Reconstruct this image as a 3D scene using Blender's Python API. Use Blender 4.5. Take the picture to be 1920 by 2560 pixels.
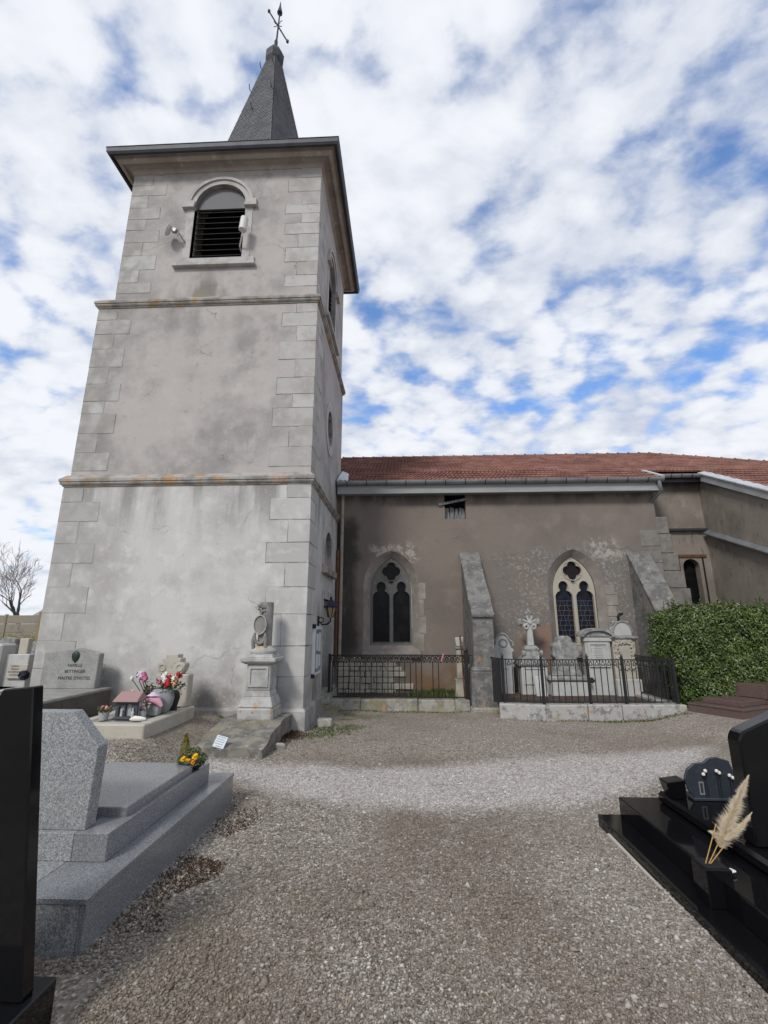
import bpy, bmesh, math, random
import numpy as np
from mathutils import Vector, Matrix
from mathutils.geometry import tessellate_polygon
random.seed(7); RNG = np.random.default_rng(7)
R = math.radians
for o in list(bpy.data.objects): bpy.data.objects.remove(o)
scene = bpy.context.scene
COL = scene.collection

# ------------------------------------------------------------------ camera
F, PT, YAW, H = 1162.0, .241, .044, 1.7          # focal length in px of the 1920 px wide photograph
cam = bpy.data.cameras.new('camera'); cam_o = bpy.data.objects.new('camera', cam); COL.objects.link(cam_o)
cam.sensor_fit = 'VERTICAL'; cam.sensor_height = 36.0; cam.lens = 36.0 * F / 2560.0
cam.clip_start = .02; cam.clip_end = 2000
cam_o.location = (0, 0, H); cam_o.rotation_euler = (math.pi / 2 + PT, 0, YAW)
scene.camera = cam_o
cp, sp = math.cos(PT), math.sin(PT)
Rt = Vector((math.cos(YAW), math.sin(YAW), 0)); Fh = Vector((-math.sin(YAW), math.cos(YAW), 0))
Fw = Fh * cp + Vector((0, 0, sp)); Up = -Fh * sp + Vector((0, 0, cp)); ORG = Vector((0, 0, H))
def ray(u, v): return Fw + Rt * ((u - 960) / F) - Up * ((v - 1280) / F)
def PY(u, v, y): d = ray(u, v); return ORG + d * (y / d.y)
def PX(u, v, x): d = ray(u, v); return ORG + d * (x / d.x)
def PZ(u, v, z=0.): d = ray(u, v); return ORG + d * ((z - H) / d.z)

# ------------------------------------------------------------------ world, sun, exposure
SUN_EL, SUN_AZ = R(42), R(205)     # azimuth clockwise from +Y: behind the camera, to the left
w = bpy.data.worlds.new('World'); scene.world = w; w.use_nodes = True
nt = w.node_tree; nt.nodes.clear()
def N(t, **k):
    n = nt.nodes.new(t)
    for a, b in k.items(): setattr(n, a, b)
    return n
L = lambda a, b: nt.links.new(a, b)
out = N('ShaderNodeOutputWorld'); bg = N('ShaderNodeBackground'); bg.inputs['Strength'].default_value = .13
sky = N('ShaderNodeTexSky', sky_type='NISHITA', sun_disc=False, sun_elevation=SUN_EL, sun_rotation=SUN_AZ)
sky.air_density = 1.15; sky.dust_density = .4; sky.ozone_density = 3.0
tc = N('ShaderNodeTexCoord'); sep = N('ShaderNodeSeparateXYZ'); L(tc.outputs['Generated'], sep.inputs[0])
def math_(op, a, b=None, c=None):
    n = N('ShaderNodeMath', operation=op)
    for i, v in enumerate((a, b, c)):
        if v is None: continue
        if isinstance(v, (int, float)): n.inputs[i].default_value = v
        else: L(v, n.inputs[i])
    return n.outputs[0]
zz = math_('ADD', math_('MAXIMUM', sep.outputs[2], 0.0), .30)
com = N('ShaderNodeCombineXYZ'); L(math_('DIVIDE', sep.outputs[0], zz), com.inputs[0]); L(math_('DIVIDE', sep.outputs[1], zz), com.inputs[1])
def wnoise(scale, detail, rough, seed, dist=0.):
    m = N('ShaderNodeMapping'); m.inputs['Location'].default_value = (seed, seed * .37, seed * .71); m.inputs['Rotation'].default_value = (0, 0, R(28)); m.inputs['Scale'].default_value = (1.0, 1.35, 1)
    L(com.outputs[0], m.inputs[0])
    n = N('ShaderNodeTexNoise'); n.inputs['Scale'].default_value = scale; n.inputs['Detail'].default_value = detail; n.inputs['Roughness'].default_value = rough; n.inputs['Distortion'].default_value = dist
    L(m.outputs[0], n.inputs['Vector']); return n.outputs['Fac']
def mapr(v, a, b, c=0., d=1.):
    n = N('ShaderNodeMapRange', interpolation_type='SMOOTHSTEP'); L(v, n.inputs[0])
    for i, x in enumerate((a, b, c, d)): n.inputs[i + 1].default_value = x
    return n.outputs[0]
big = wnoise(1.0, 2, .5, 5.9); mid_ = wnoise(3.4, 4, .5, 3.3, .2); puff = wnoise(12.5, 6, .55, 11.7, .15); fine = wnoise(26, 4, .6, 5.2, .1)
wv = N('ShaderNodeTexNoise'); wv.inputs['Scale'].default_value = 8.0; wv.inputs['Detail'].default_value = 5; L(com.outputs[0], wv.inputs['Vector'])
wa = N('ShaderNodeVectorMath', operation='MULTIPLY_ADD'); L(wv.outputs['Color'], wa.inputs[0]); wa.inputs[1].default_value = (.16, .16, 0); L(com.outputs[0], wa.inputs[2])
cell = N('ShaderNodeTexVoronoi', feature='SMOOTH_F1'); cell.inputs['Scale'].default_value = 12.5; cell.inputs['Smoothness'].default_value = .6; L(wa.outputs[0], cell.inputs['Vector'])
cel = math_('SUBTRACT', .8, cell.outputs['Distance'])
def wsum(*t):
    r = None
    for v, k in t:
        q = math_('MULTIPLY', v, k); r = q if r is None else math_('ADD', r, q)
    return r
dens = wsum((big, .42), (mid_, .40), (puff, .42), (fine, .14), (cel, .44))
hz = mapr(sep.outputs[2], .15, .65, .20, .095)         # the layer closes up towards the horizon
dens2 = math_('ADD', dens, hz)
cover = mapr(dens2, .675, .96, .06, 1.)
shade = wnoise(3.4, 6, .6, 23.4, .3)
bright = mapr(wsum((shade, .7), (dens2, .55)), .68, 1.02)
cmix = N('ShaderNodeMixRGB'); cmix.inputs[1].default_value = (3.8, 4.15, 4.95, 1); cmix.inputs[2].default_value = (5.9, 6.05, 6.4, 1); L(bright, cmix.inputs[0])
stint = N('ShaderNodeMixRGB', blend_type='MULTIPLY'); stint.inputs[0].default_value = 1; L(sky.outputs[0], stint.inputs[1]); stint.inputs[2].default_value = (.80, 1.08, 1.38, 1)
smix = N('ShaderNodeMixRGB'); L(cover, smix.inputs[0]); L(stint.outputs[0], smix.inputs[1]); L(cmix.outputs[0], smix.inputs[2])
L(smix.outputs[0], bg.inputs['Color']); L(bg.outputs[0], out.inputs[0])
sl = bpy.data.lights.new('sun', 'SUN'); so = bpy.data.objects.new('sun', sl); COL.objects.link(so)
sl.energy = 2.1; sl.angle = R(13); sl.color = (1, .96, .9)
sd = Vector((math.sin(SUN_AZ) * math.cos(SUN_EL), math.cos(SUN_AZ) * math.cos(SUN_EL), math.sin(SUN_EL)))
so.rotation_euler = sd.to_track_quat('Z', 'Y').to_euler()
vs = scene.view_settings; vs.view_transform = 'Standard'; vs.look = 'None'; vs.gamma = 1; vs.use_curve_mapping = False; vs.exposure = 0.24
scene.render.resolution_x, scene.render.resolution_y = 768, 1024
scene.render.engine = 'CYCLES'

# ------------------------------------------------------------------ materials
def newmat(name):
    m = bpy.data.materials.new(name); m.use_nodes = True; m.node_tree.nodes.clear(); return m
class MT:
    """principled material with noise layers in world metres"""
    def __init__(s, name, col, rough=.85, spec=.3, metal=0., layers=(), bump=None, attr=None, coat=0., rl=None):
        s.m = newmat(name); s.t = s.m.node_tree
        o = s.n('ShaderNodeOutputMaterial'); p = s.n('ShaderNodeBsdfPrincipled'); s.p = p
        s.l(p.outputs[0], o.inputs[0])
        p.inputs['Roughness'].default_value = rough; p.inputs['Metallic'].default_value = metal
        p.inputs['Specular IOR Level'].default_value = spec; p.inputs['Coat Weight'].default_value = coat
        g = s.n('ShaderNodeNewGeometry'); s.pos = g.outputs['Position']
        c = s.rgb(col)
        if attr:                                        # attr = (other colour, amount): per-piece variation
            a = s.n('ShaderNodeAttribute'); a.attribute_name = 'rnd'
            c = s.mix(s.mth('MULTIPLY', a.outputs['Fac'], attr[1]), c, s.rgb(attr[0]))
        for ly in layers:
            f = s.layer(ly); c = s.mix(f, c, s.rgb(ly['c']))
        s.l(c, p.inputs['Base Color'])
        if bump:
            last = None
            for b in (bump if isinstance(bump, list) else [bump]):
                h = s.tex(b)
                bn = s.n('ShaderNodeBump'); bn.inputs['Strength'].default_value = b.get('k', .5); bn.inputs['Distance'].default_value = b.get('dist', .02)
                s.l(h, bn.inputs['Height'])
                if last: s.l(last, bn.inputs['Normal'])
                last = bn.outputs[0]
            s.l(last, p.inputs['Normal'])
    def n(s, t, **k):
        x = s.t.nodes.new(t)
        for a, b in k.items(): setattr(x, a, b)
        return x
    def l(s, a, b): s.t.links.new(a, b)
    def rgb(s, c):
        x = s.n('ShaderNodeRGB'); x.outputs[0].default_value = (*c, 1); return x.outputs[0]
    def mix(s, f, a, b):
        x = s.n('ShaderNodeMixRGB')
        if isinstance(f, (int, float)): x.inputs[0].default_value = f
        else: s.l(f, x.inputs[0])
        s.l(a, x.inputs[1]); s.l(b, x.inputs[2]); return x.outputs[0]
    def mth(s, op, a, b):
        x = s.n('ShaderNodeMath', operation=op)
        for i, v in enumerate((a, b)):
            if isinstance(v, (int, float)): x.inputs[i].default_value = v
            else: s.l(v, x.inputs[i])
        return x.outputs[0]
    def vec(s, st, off=0.):
        x = s.n('ShaderNodeMapping'); x.inputs['Scale'].default_value = st; x.inputs['Location'].default_value = (off, off * 1.7, off * .6)
        s.l(s.pos, x.inputs[0]); return x.outputs[0]
    def tex(s, d):
        v = s.vec(d.get('st', (1, 1, 1)), d.get('o', 0.)); t = d.get('t', 'noise')
        if t == 'noise':
            x = s.n('ShaderNodeTexNoise'); x.inputs['Scale'].default_value = d['s']; x.inputs['Detail'].default_value = d.get('d', 5); x.inputs['Roughness'].default_value = d.get('r', .6); x.inputs['Distortion'].default_value = d.get('w', 0)
            s.l(v, x.inputs['Vector']); return x.outputs['Fac']
        x = s.n('ShaderNodeTexVoronoi'); x.inputs['Scale'].default_value = d['s']; s.l(v, x.inputs['Vector'])
        if t == 'crack':
            e = s.n('ShaderNodeTexNoise'); e.inputs['Scale'].default_value = 2.5; e.inputs['Detail'].default_value = 6; s.l(v, e.inputs['Vector'])
            q = s.n('ShaderNodeVectorMath', operation='MULTIPLY_ADD'); s.l(e.outputs['Color'], q.inputs[0]); q.inputs[1].default_value = (.5, .5, .5); s.l(v, q.inputs[2]); s.l(q.outputs[0], x.inputs['Vector']); x.feature = 'DISTANCE_TO_EDGE'
            return x.outputs['Distance']
        if t == 'vor': return x.outputs['Distance']
        sp_ = s.n('ShaderNodeSeparateColor'); s.l(x.outputs['Color'], sp_.inputs[0]); return sp_.outputs[0]
    def rng(s, v, a, b, c=0., d=1.):
        x = s.n('ShaderNodeMapRange', interpolation_type='SMOOTHSTEP'); s.l(v, x.inputs[0])
        for i, q in enumerate((a, b, c, d)): x.inputs[i + 1].default_value = q
        return x.outputs[0]
    def layer(s, d):
        if d.get('t') == 'crack': f = s.mth('MULTIPLY', s.rng(s.tex(d), 0., d['hi'], d.get('f', 1.), 0.), s.rng(s.tex(dict(s=.9, d=3, o=9.)), .5, .6))
        else: f = s.rng(s.tex(d), d.get('lo', .45), d.get('hi', .65), 0, d.get('f', 1.)) if d.get('s') else s.mth('ADD', d.get('f', 1.), 0.)
        if d.get('m'):
            sp_ = s.n('ShaderNodeSeparateXYZ'); s.l(s.pos, sp_.inputs[0])
            for ax, a, b in d['m']:                      # rises from 0 at a to 1 at b
                q = sp_.outputs['xyz'.index(ax)]
                if d.get('ew'):
                    e = s.n('ShaderNodeTexNoise'); e.inputs['Scale'].default_value = 2.2; e.inputs['Detail'].default_value = 4; s.l(s.vec((1, 1, 1), 3.), e.inputs['Vector'])
                    q = s.mth('ADD', q, s.mth('MULTIPLY', s.mth('SUBTRACT', e.outputs['Fac'], .5), d['ew']))
                if a <= b: r_ = s.rng(q, a, b)
                else: r_ = s.rng(q, b, a, 1., 0.)
                f = s.mth('MULTIPLY', f, r_)
        return f
VS = (1, 1, .18)      # vertical streaks
lichen = dict(c=(.42, .22, .05), s=5, lo=.56, hi=.64, f=.75, d=7)
def mk(*a, **k): return MT(*a, **k).m
mats = {}
Mx = mats
Mx['plaster_low'] = mk('plaster_low', (.50, .492, .475), .9, layers=[
    dict(c=(.36, .345, .33), s=.9, lo=.42, hi=.68, f=.85), dict(c=(.60, .595, .58), s=3.5, lo=.5, hi=.7, f=.5),
    dict(c=(.20, .195, .185), s=2.3, st=(1, 1, .16), lo=.38, hi=.64, f=.8, m=[('z', 2.9, 4.35)]),
    dict(c=(.17, .155, .135), s=1.6, lo=.32, hi=.6, f=.85, m=[('z', 1.25, .45)], ew=.8),
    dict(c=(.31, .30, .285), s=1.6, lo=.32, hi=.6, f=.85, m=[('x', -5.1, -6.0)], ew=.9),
    dict(c=(.3, .29, .28), s=9, lo=.6, hi=.75, f=.45, d=8), dict(c=(.66, .655, .64), s=22, lo=.6, hi=.68, f=.35, d=6, o=2.), dict(c=(.13, .125, .12), t='crack', s=.55, hi=.0045, f=.7)],
    bump=[dict(s=3, d=3, k=.25, dist=.03), dict(s=30, d=6, k=.3, dist=.006)])
Mx['plaster_mid'] = mk('plaster_mid', (.405, .378, .36), .9, layers=[
    dict(c=(.25, .238, .23), s=1.0, lo=.4, hi=.68, f=.9), dict(c=(.45, .42, .40), s=2.6, lo=.5, hi=.72, f=.6, o=4.),
    dict(c=(.20, .19, .18), s=2.6, st=(1, 1, .2), lo=.42, hi=.7, f=.5, m=[('z', 6.9, 8.4), ('z', 8.62, 8.42)]),
    dict(c=(.17, .155, .13), s=1.8, st=(1, 1, .3), lo=.40, hi=.58, f=.8, m=[('z', 9.35, 8.9), ('z', 8.45, 8.6), ('x', -5.2, -4.9), ('x', -3.6, -3.9)], ew=.6),
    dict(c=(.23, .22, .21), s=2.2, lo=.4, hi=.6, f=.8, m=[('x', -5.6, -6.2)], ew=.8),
    dict(c=(.22, .21, .2), s=7, lo=.58, hi=.75, f=.5, d=8), dict(c=(.5, .47, .45), s=22, lo=.6, hi=.68, f=.3, d=6, o=2.), dict(c=(.11, .105, .1), t='crack', s=.55, hi=.0045, f=.7)],
    bump=[dict(s=2.5, d=3, k=.25, dist=.03), dict(s=30, d=6, k=.3, dist=.006)])
Mx['quoin'] = mk('quoin', (.45, .445, .43), .85, layers=[
    dict(c=(.37, .36, .345), s=2.2, lo=.4, hi=.66, f=.7), dict(c=(.58, .57, .55), s=6, lo=.5, hi=.7, f=.5),
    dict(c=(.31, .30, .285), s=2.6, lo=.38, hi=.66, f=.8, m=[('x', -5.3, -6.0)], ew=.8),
    dict(c=(.2, .19, .17), s=2.0, lo=.35, hi=.6, f=.8, m=[('z', .9, .3)], ew=.5),
    dict(c=(.26, .25, .24), s=12, lo=.6, hi=.72, f=.5, d=8)], bump=[dict(s=9, d=6, k=.3, dist=.01), dict(s=60, d=3, k=.25, dist=.004)], attr=((.30, .29, .275), .75))
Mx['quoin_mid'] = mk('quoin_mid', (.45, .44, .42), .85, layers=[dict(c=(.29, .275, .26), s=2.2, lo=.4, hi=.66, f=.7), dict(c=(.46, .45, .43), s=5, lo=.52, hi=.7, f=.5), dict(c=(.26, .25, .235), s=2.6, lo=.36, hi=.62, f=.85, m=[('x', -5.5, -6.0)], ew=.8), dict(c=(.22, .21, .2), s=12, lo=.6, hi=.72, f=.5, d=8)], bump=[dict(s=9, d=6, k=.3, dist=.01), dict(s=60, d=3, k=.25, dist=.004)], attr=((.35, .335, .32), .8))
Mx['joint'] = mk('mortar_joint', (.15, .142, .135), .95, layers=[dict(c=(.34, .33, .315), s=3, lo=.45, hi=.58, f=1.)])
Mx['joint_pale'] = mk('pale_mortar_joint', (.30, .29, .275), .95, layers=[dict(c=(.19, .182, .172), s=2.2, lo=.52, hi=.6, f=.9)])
Mx['string'] = mk('string', (.33, .32, .30), .9, layers=[dict(c=(.17, .16, .145), s=3, lo=.4, hi=.62, f=.85), dict(c=(.38, .21, .065), s=4.2, lo=.53, hi=.62, f=.75, d=9, r=.7, st=(1, 1, .5), o=1.3), dict(c=(.42, .41, .38), s=11, lo=.58, hi=.68, f=.5)], bump=dict(s=25, d=6, k=.35, dist=.01))
Mx['cornice'] = mk('cornice', (.34, .30, .27), .85, layers=[dict(c=(.22, .19, .17), s=2, lo=.4, hi=.7, f=.7), dict(c=(.5, .47, .42), s=6, lo=.55, hi=.7, f=.6)], bump=dict(s=20, k=.2, dist=.01))
Mx['surround'] = mk('surround', (.43, .415, .40), .85, layers=[dict(c=(.28, .27, .26), s=3.5, lo=.42, hi=.66, f=.7), dict(c=(.40, .27, .1), s=7, lo=.62, hi=.7, f=.5)], bump=dict(s=25, k=.25, dist=.008))
NAVE = (.190, .160, .138)
Mx['nave'] = mk('nave_plaster', NAVE, .92, layers=[
    dict(c=(.145, .124, .108), s=.8, lo=.4, hi=.68, f=.75), dict(c=(.25, .215, .188), s=1.7, lo=.52, hi=.74, f=.5, o=2.),
    dict(c=(.155, .146, .135), s=1.1, lo=.30, hi=.62, f=.85, m=[('x', 1.9, 2.6), ('x', 6.2, 5.5), ('z', 4.1, 3.3)], ew=1.2),
    dict(c=(.40, .375, .345), s=16, lo=.52, hi=.62, f=.6, d=9, r=.75, m=[('x', 2.0, 2.9), ('x', 6.1, 5.4), ('z', 3.9, 3.3), ('z', 1.0, 1.9)], ew=1.0),
    dict(c=(.46, .44, .40), s=7, lo=.46, hi=.58, f=.6, d=9, r=.7, m=[('x', 4.5, 4.9), ('x', 5.7, 5.2), ('z', 3.2, 3.5), ('z', 4.0, 3.75)], ew=.5),
    dict(c=(.43, .39, .34), s=6, lo=.45, hi=.56, f=.7, d=9, r=.7, m=[('x', -1.0, -.7), ('x', .5, .15), ('z', 3.2, 3.4), ('z', 3.85, 3.7)], ew=.45),
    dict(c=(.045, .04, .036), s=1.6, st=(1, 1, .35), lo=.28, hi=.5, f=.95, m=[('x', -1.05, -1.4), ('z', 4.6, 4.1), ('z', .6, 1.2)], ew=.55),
    dict(c=(.16, .085, .035), s=1.3, lo=.3, hi=.55, f=.8, m=[('x', -.1, .5), ('x', 1.6, 1.2), ('z', .95, .55)], ew=.5),
    dict(c=(.24, .145, .10), s=1.5, lo=.3, hi=.6, f=.7, m=[('x', 2.6, 2.9), ('x', 4.2, 3.6), ('z', 1.9, 1.5)], ew=.6),
    dict(c=(.08, .07, .065), s=3, st=(1, 1, .3), lo=.4, hi=.62, f=.8, m=[('z', 4.7, 5.0)], ew=.3),  # shade under the eaves put into the plaster as a streaky dark band
    dict(c=(.12, .105, .095), s=14, lo=.58, hi=.72, f=.5, d=8), dict(c=(.07, .06, .055), t='crack', s=.5, hi=.0045, f=.75)],
    bump=[dict(s=2, d=3, k=.3, dist=.03), dict(s=42, d=7, k=.5, dist=.008)])
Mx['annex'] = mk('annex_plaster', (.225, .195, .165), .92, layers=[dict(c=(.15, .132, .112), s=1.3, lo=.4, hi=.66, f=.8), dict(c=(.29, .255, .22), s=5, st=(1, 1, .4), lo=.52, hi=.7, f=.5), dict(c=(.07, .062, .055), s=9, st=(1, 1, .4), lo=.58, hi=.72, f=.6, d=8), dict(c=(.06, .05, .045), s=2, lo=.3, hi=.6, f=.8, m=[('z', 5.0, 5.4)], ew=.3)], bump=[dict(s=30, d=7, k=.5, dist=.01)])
Mx['rubble'] = mk('mottled_stone', (.185, .18, .172), .92, layers=[dict(c=(.10, .098, .095), s=4, lo=.42, hi=.6, f=.8), dict(c=(.40, .39, .365), s=11, lo=.55, hi=.66, f=.65, d=9, r=.75), dict(c=(.07, .07, .066), s=13, lo=.58, hi=.66, f=.7, d=8, o=3.), dict(c=(.42, .2, .06), s=4, lo=.64, hi=.68, f=.7, d=8, o=6.)], bump=[dict(s=9, d=8, k=.5, dist=.03), dict(s=50, d=5, k=.4, dist=.006)])
Mx['kerb'] = mk('lichened_kerb', (.31, .295, .26), .92, layers=[dict(c=(.15, .15, .14), s=5, lo=.45, hi=.6, f=.8, d=8), dict(c=(.22, .20, .09), s=2.5, lo=.48, hi=.64, f=.6, o=2.), dict(c=(.42, .24, .08), s=5, lo=.62, hi=.68, f=.7, d=8), dict(c=(.55, .53, .5), s=14, lo=.6, hi=.7, f=.5, d=8)], bump=[dict(s=12, d=8, k=.5, dist=.02)])
Mx['pier_stone'] = mk('pier_stone', (.20, .187, .17), .9, layers=[dict(c=(.13, .122, .112), s=4, lo=.42, hi=.62, f=.7), dict(c=(.30, .285, .26), s=9, lo=.56, hi=.68, f=.5, d=8)], bump=[dict(s=14, d=7, k=.4, dist=.015)])
Mx['kerb_pale'] = mk('pale_kerb', (.36, .35, .33), .92, layers=[dict(c=(.14, .14, .138), s=7, lo=.48, hi=.6, f=.8, d=9, r=.7), dict(c=(.42, .27, .12), s=4, lo=.6, hi=.68, f=.6, d=8), dict(c=(.62, .61, .58), s=16, lo=.6, hi=.7, f=.5, d=8)], bump=[dict(s=14, d=8, k=.5, dist=.02)])
Mx['stone_white'] = mk('white_stone', (.43, .43, .415), .85, layers=[dict(c=(.36, .36, .35), s=5, lo=.42, hi=.68, f=.7), dict(c=(.2, .2, .195), s=10, lo=.6, hi=.72, f=.6, d=8)], bump=dict(s=40, k=.25, dist=.006))
Mx['stone_grey'] = mk('weathered_stone', (.27, .27, .26), .9, layers=[dict(c=(.14, .14, .137), s=6, lo=.42, hi=.62, f=.8, d=8), dict(c=(.44, .43, .41), s=11, lo=.55, hi=.68, f=.7, d=8)], bump=[dict(s=14, d=8, k=.5, dist=.02), dict(s=60, k=.3, dist=.005)])
Mx['stone_cream'] = mk('cream_stone', (.42, .39, .33), .88, layers=[dict(c=(.34, .31, .26), s=4, lo=.42, hi=.66, f=.7), dict(c=(.22, .2, .17), s=9, lo=.6, hi=.7, f=.6, d=8)], bump=dict(s=40, k=.25, dist=.006))
Mx['tracery'] = mk('tracery_stone', (.38, .35, .285), .85, layers=[dict(c=(.34, .305, .25), s=6, lo=.45, hi=.65, f=.6)], bump=dict(s=40, k=.2, dist=.004))
Mx['tracery_old'] = mk('old_tracery_stone', (.15, .142, .133), .88, layers=[dict(c=(.16, .15, .145), s=6, lo=.45, hi=.65, f=.7), dict(c=(.38, .36, .33), s=12, lo=.55, hi=.7, f=.5)], bump=dict(s=40, k=.25, dist=.005))
Mx['win_surround'] = mk('window_surround', (.25, .222, .20), .88, layers=[dict(c=(.17, .15, .135), s=2.2, lo=.42, hi=.66, f=.7), dict(c=(.34, .315, .285), s=4.5, lo=.52, hi=.68, f=.6)], bump=dict(s=30, k=.3, dist=.008))
Mx['slab'] = mk('mossy_slab', (.22, .205, .175), .93, layers=[dict(c=(.11, .108, .10), s=5, lo=.42, hi=.58, f=.85, d=8), dict(c=(.24, .20, .12), s=2.5, lo=.5, hi=.68, f=.5, o=2.), dict(c=(.4, .38, .33), s=12, lo=.58, hi=.68, f=.6, d=8)], bump=[dict(s=8, d=8, k=.7, dist=.04)])
Mx['pedestal'] = mk('pedestal_stone', (.40, .395, .38), .88, layers=[dict(c=(.24, .24, .235), s=5, lo=.42, hi=.64, f=.7), dict(c=(.36, .20, .05), s=7, lo=.53, hi=.61, f=.75, d=9, r=.7, m=[('z', .75, .45)]), dict(c=(.42, .25, .07), s=7, lo=.5, hi=.58, f=.8, d=8, m=[('z', 1.27, 1.30), ('z', 1.47, 1.44)]), dict(c=(.16, .16, .15), s=14, lo=.6, hi=.7, f=.5, d=8)], bump=[dict(s=25, d=6, k=.35, dist=.012)])
Mx['column'] = mk('column_stone', (.235, .225, .21), .9, layers=[dict(c=(.14, .135, .13), s=6, lo=.42, hi=.64, f=.7), dict(c=(.33, .32, .30), s=10, lo=.55, hi=.7, f=.5)], bump=[dict(s=25, d=6, k=.35, dist=.01)])
def granite(name, base, a, b, rough, coat=0., sc=150):
    return mk(name, base, rough, spec=.5, coat=coat, layers=[dict(c=a, s=sc, lo=.5, hi=.75, f=.75, t='cell'), dict(c=b, s=sc * 1.35, lo=.72, hi=.82, f=.8, t='cell', o=2.), dict(c=tuple(x * .8 for x in base), s=2, lo=.4, hi=.7, f=.35)])
Mx['granite_rough'] = granite('grey_granite_rough', (.235, .243, .245), (.11, .115, .12), (.42, .43, .43), .75, sc=120)
Mx['granite_rough'].node_tree  # split face
Mx['granite'] = granite('grey_granite_polished_shaded', (.175, .183, .192), (.10, .106, .115), (.33, .34, .35), .22, sc=190)  # polished finish, base also darkened to carry the shade of the tomb's sides
Mx['granite_black'] = mk('black_granite', (.005, .005, .006), .08, spec=.28, layers=[dict(c=(.010, .010, .011), s=260, lo=.7, hi=.85, f=.5, t='cell'), dict(c=(.012, .011, .010), s=3, lo=.5, hi=.8, f=.3)])
Mx['granite_brown'] = granite('brown_granite', (.105, .07, .062), (.06, .038, .034), (.19, .14, .125), .3, sc=170)
Mx['granite_dull'] = mk('dull_dark_granite', (.045, .04, .038), .45, spec=.4, layers=[dict(c=(.09, .085, .08), s=3, lo=.45, hi=.7, f=.6), dict(c=(.14, .13, .12), s=120, lo=.7, hi=.8, f=.5, t='cell')])
Mx['headstone'] = mk('grey_headstone', (.30, .30, .285), .85, layers=[dict(c=(.20, .2, .19), s=4, lo=.42, hi=.66, f=.7), dict(c=(.16, .155, .15), s=100, lo=.6, hi=.8, f=.5, t='cell')], bump=dict(s=60, k=.2, dist=.004))
Mx['slab_top'] = mk('grey_slab_top', (.27, .265, .25), .8, layers=[dict(c=(.18, .175, .165), s=4, lo=.42, hi=.66, f=.7), dict(c=(.4, .24, .1), s=7, lo=.64, hi=.7, f=.5)], bump=dict(s=60, k=.2, dist=.004))
Mx['zinc'] = mk('zinc', (.34, .36, .38), .42, metal=.75, layers=[dict(c=(.22, .235, .25), s=3, lo=.42, hi=.66, f=.6), dict(c=(.48, .5, .51), s=9, lo=.55, hi=.7, f=.4)])
Mx['zinc_dark'] = mk('dark_zinc', (.05, .052, .062), .55, metal=.3, layers=[dict(c=(.03, .031, .038), s=4, lo=.45, hi=.65, f=.6)])
Mx['zinc_pale'] = mk('pale_flashing', (.5, .51, .52), .5, metal=.3, layers=[dict(c=(.33, .34, .35), s=4, lo=.45, hi=.65, f=.6)])
Mx['fascia'] = mk('grey_painted_board', (.30, .31, .31), .6, layers=[dict(c=(.22, .225, .225), s=3, st=(.3, 1, 1), lo=.42, hi=.66, f=.6)])
Mx['iron'] = mk('black_iron', (.012, .012, .013), .5, spec=.4, layers=[dict(c=(.05, .03, .02), s=14, lo=.58, hi=.7, f=.5)])
Mx['rust'] = mk('rusty_pipe', (.13, .06, .03), .75, layers=[dict(c=(.07, .04, .03), s=6, lo=.45, hi=.6, f=.7)])
Mx['pipe'] = mk('tan_pipe', (.30, .26, .215), .7, layers=[dict(c=(.2, .17, .14), s=5, lo=.45, hi=.65, f=.6)])
Mx['tile'] = mk('clay_tile', (.185, .082, .064), .8, layers=[dict(c=(.12, .052, .042), s=1.1, lo=.42, hi=.68, f=.7), dict(c=(.075, .06, .05), s=5, lo=.55, hi=.68, f=.7, d=8), dict(c=(.10, .10, .055), s=2.2, lo=.62, hi=.72, f=.6, o=7.)], attr=((.26, .135, .108), .9), bump=dict(s=60, k=.2, dist=.003))
Mx['slate'] = mk('slate', (.18, .19, .215), .6, spec=.4, layers=[dict(c=(.125, .128, .14), s=2.5, lo=.42, hi=.66, f=.6), dict(c=(.24, .245, .25), s=9, lo=.6, hi=.72, f=.5)], attr=((.23, .235, .245), .7))
Mx['glass_dark'] = mk('dark_glass', (.006, .006, .007), .2, spec=.12, layers=[dict(c=(.02, .02, .022), s=3, lo=.45, hi=.7, f=.6)])
Mx['glass_stained'] = mk('leaded_stained_glass', (.008, .010, .018), .3, spec=.15, layers=[dict(c=(.02, .010, .010), s=7, lo=.5, hi=.62, f=.8, t='cell'), dict(c=(.012, .018, .034), s=9, lo=.6, hi=.8, f=.8, t='cell', o=4.)])
Mx['lead'] = mk('lead_came', (.10, .105, .12), .6)
Mx['board'] = mk('weathered_board', (.20, .205, .215), .9, layers=[dict(c=(.07, .07, .075), s=9, st=(3, 3, .5), lo=.45, hi=.6, f=.8)], bump=dict(s=30, st=(3, 3, .3), k=.4, dist=.01))
Mx['dark'] = mk('dark_void', (.012, .011, .010), .95)
Mx['louvre'] = mk('louvre_slat', (.018, .017, .017), .8, layers=[dict(c=(.05, .048, .045), s=9, lo=.5, hi=.68, f=.6)])
Mx['panel'] = mk('tympanum_panel', (.14, .14, .145), .7, layers=[dict(c=(.21, .21, .22), s=3, st=(1, 1, .3), lo=.5, hi=.7, f=.6), dict(c=(.13, .13, .135), s=5, lo=.5, hi=.7, f=.5)])
Mx['antenna'] = mk('antenna_white', (.6, .6, .58), .5)
Mx['antenna_grey'] = mk('antenna_grey', (.3, .3, .3), .5, metal=.4)
Mx['soil'] = mk('dark_soil', (.055, .045, .036), .95, layers=[dict(c=(.13, .115, .095), s=9, lo=.5, hi=.65, f=.8, d=8), dict(c=(.09, .03, .015), s=4, lo=.52, hi=.62, f=.7)], bump=[dict(s=18, d=8, k=.8, dist=.04)])
Mx['wood_door'] = mk('door_wood', (.10, .085, .075), .8)
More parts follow.
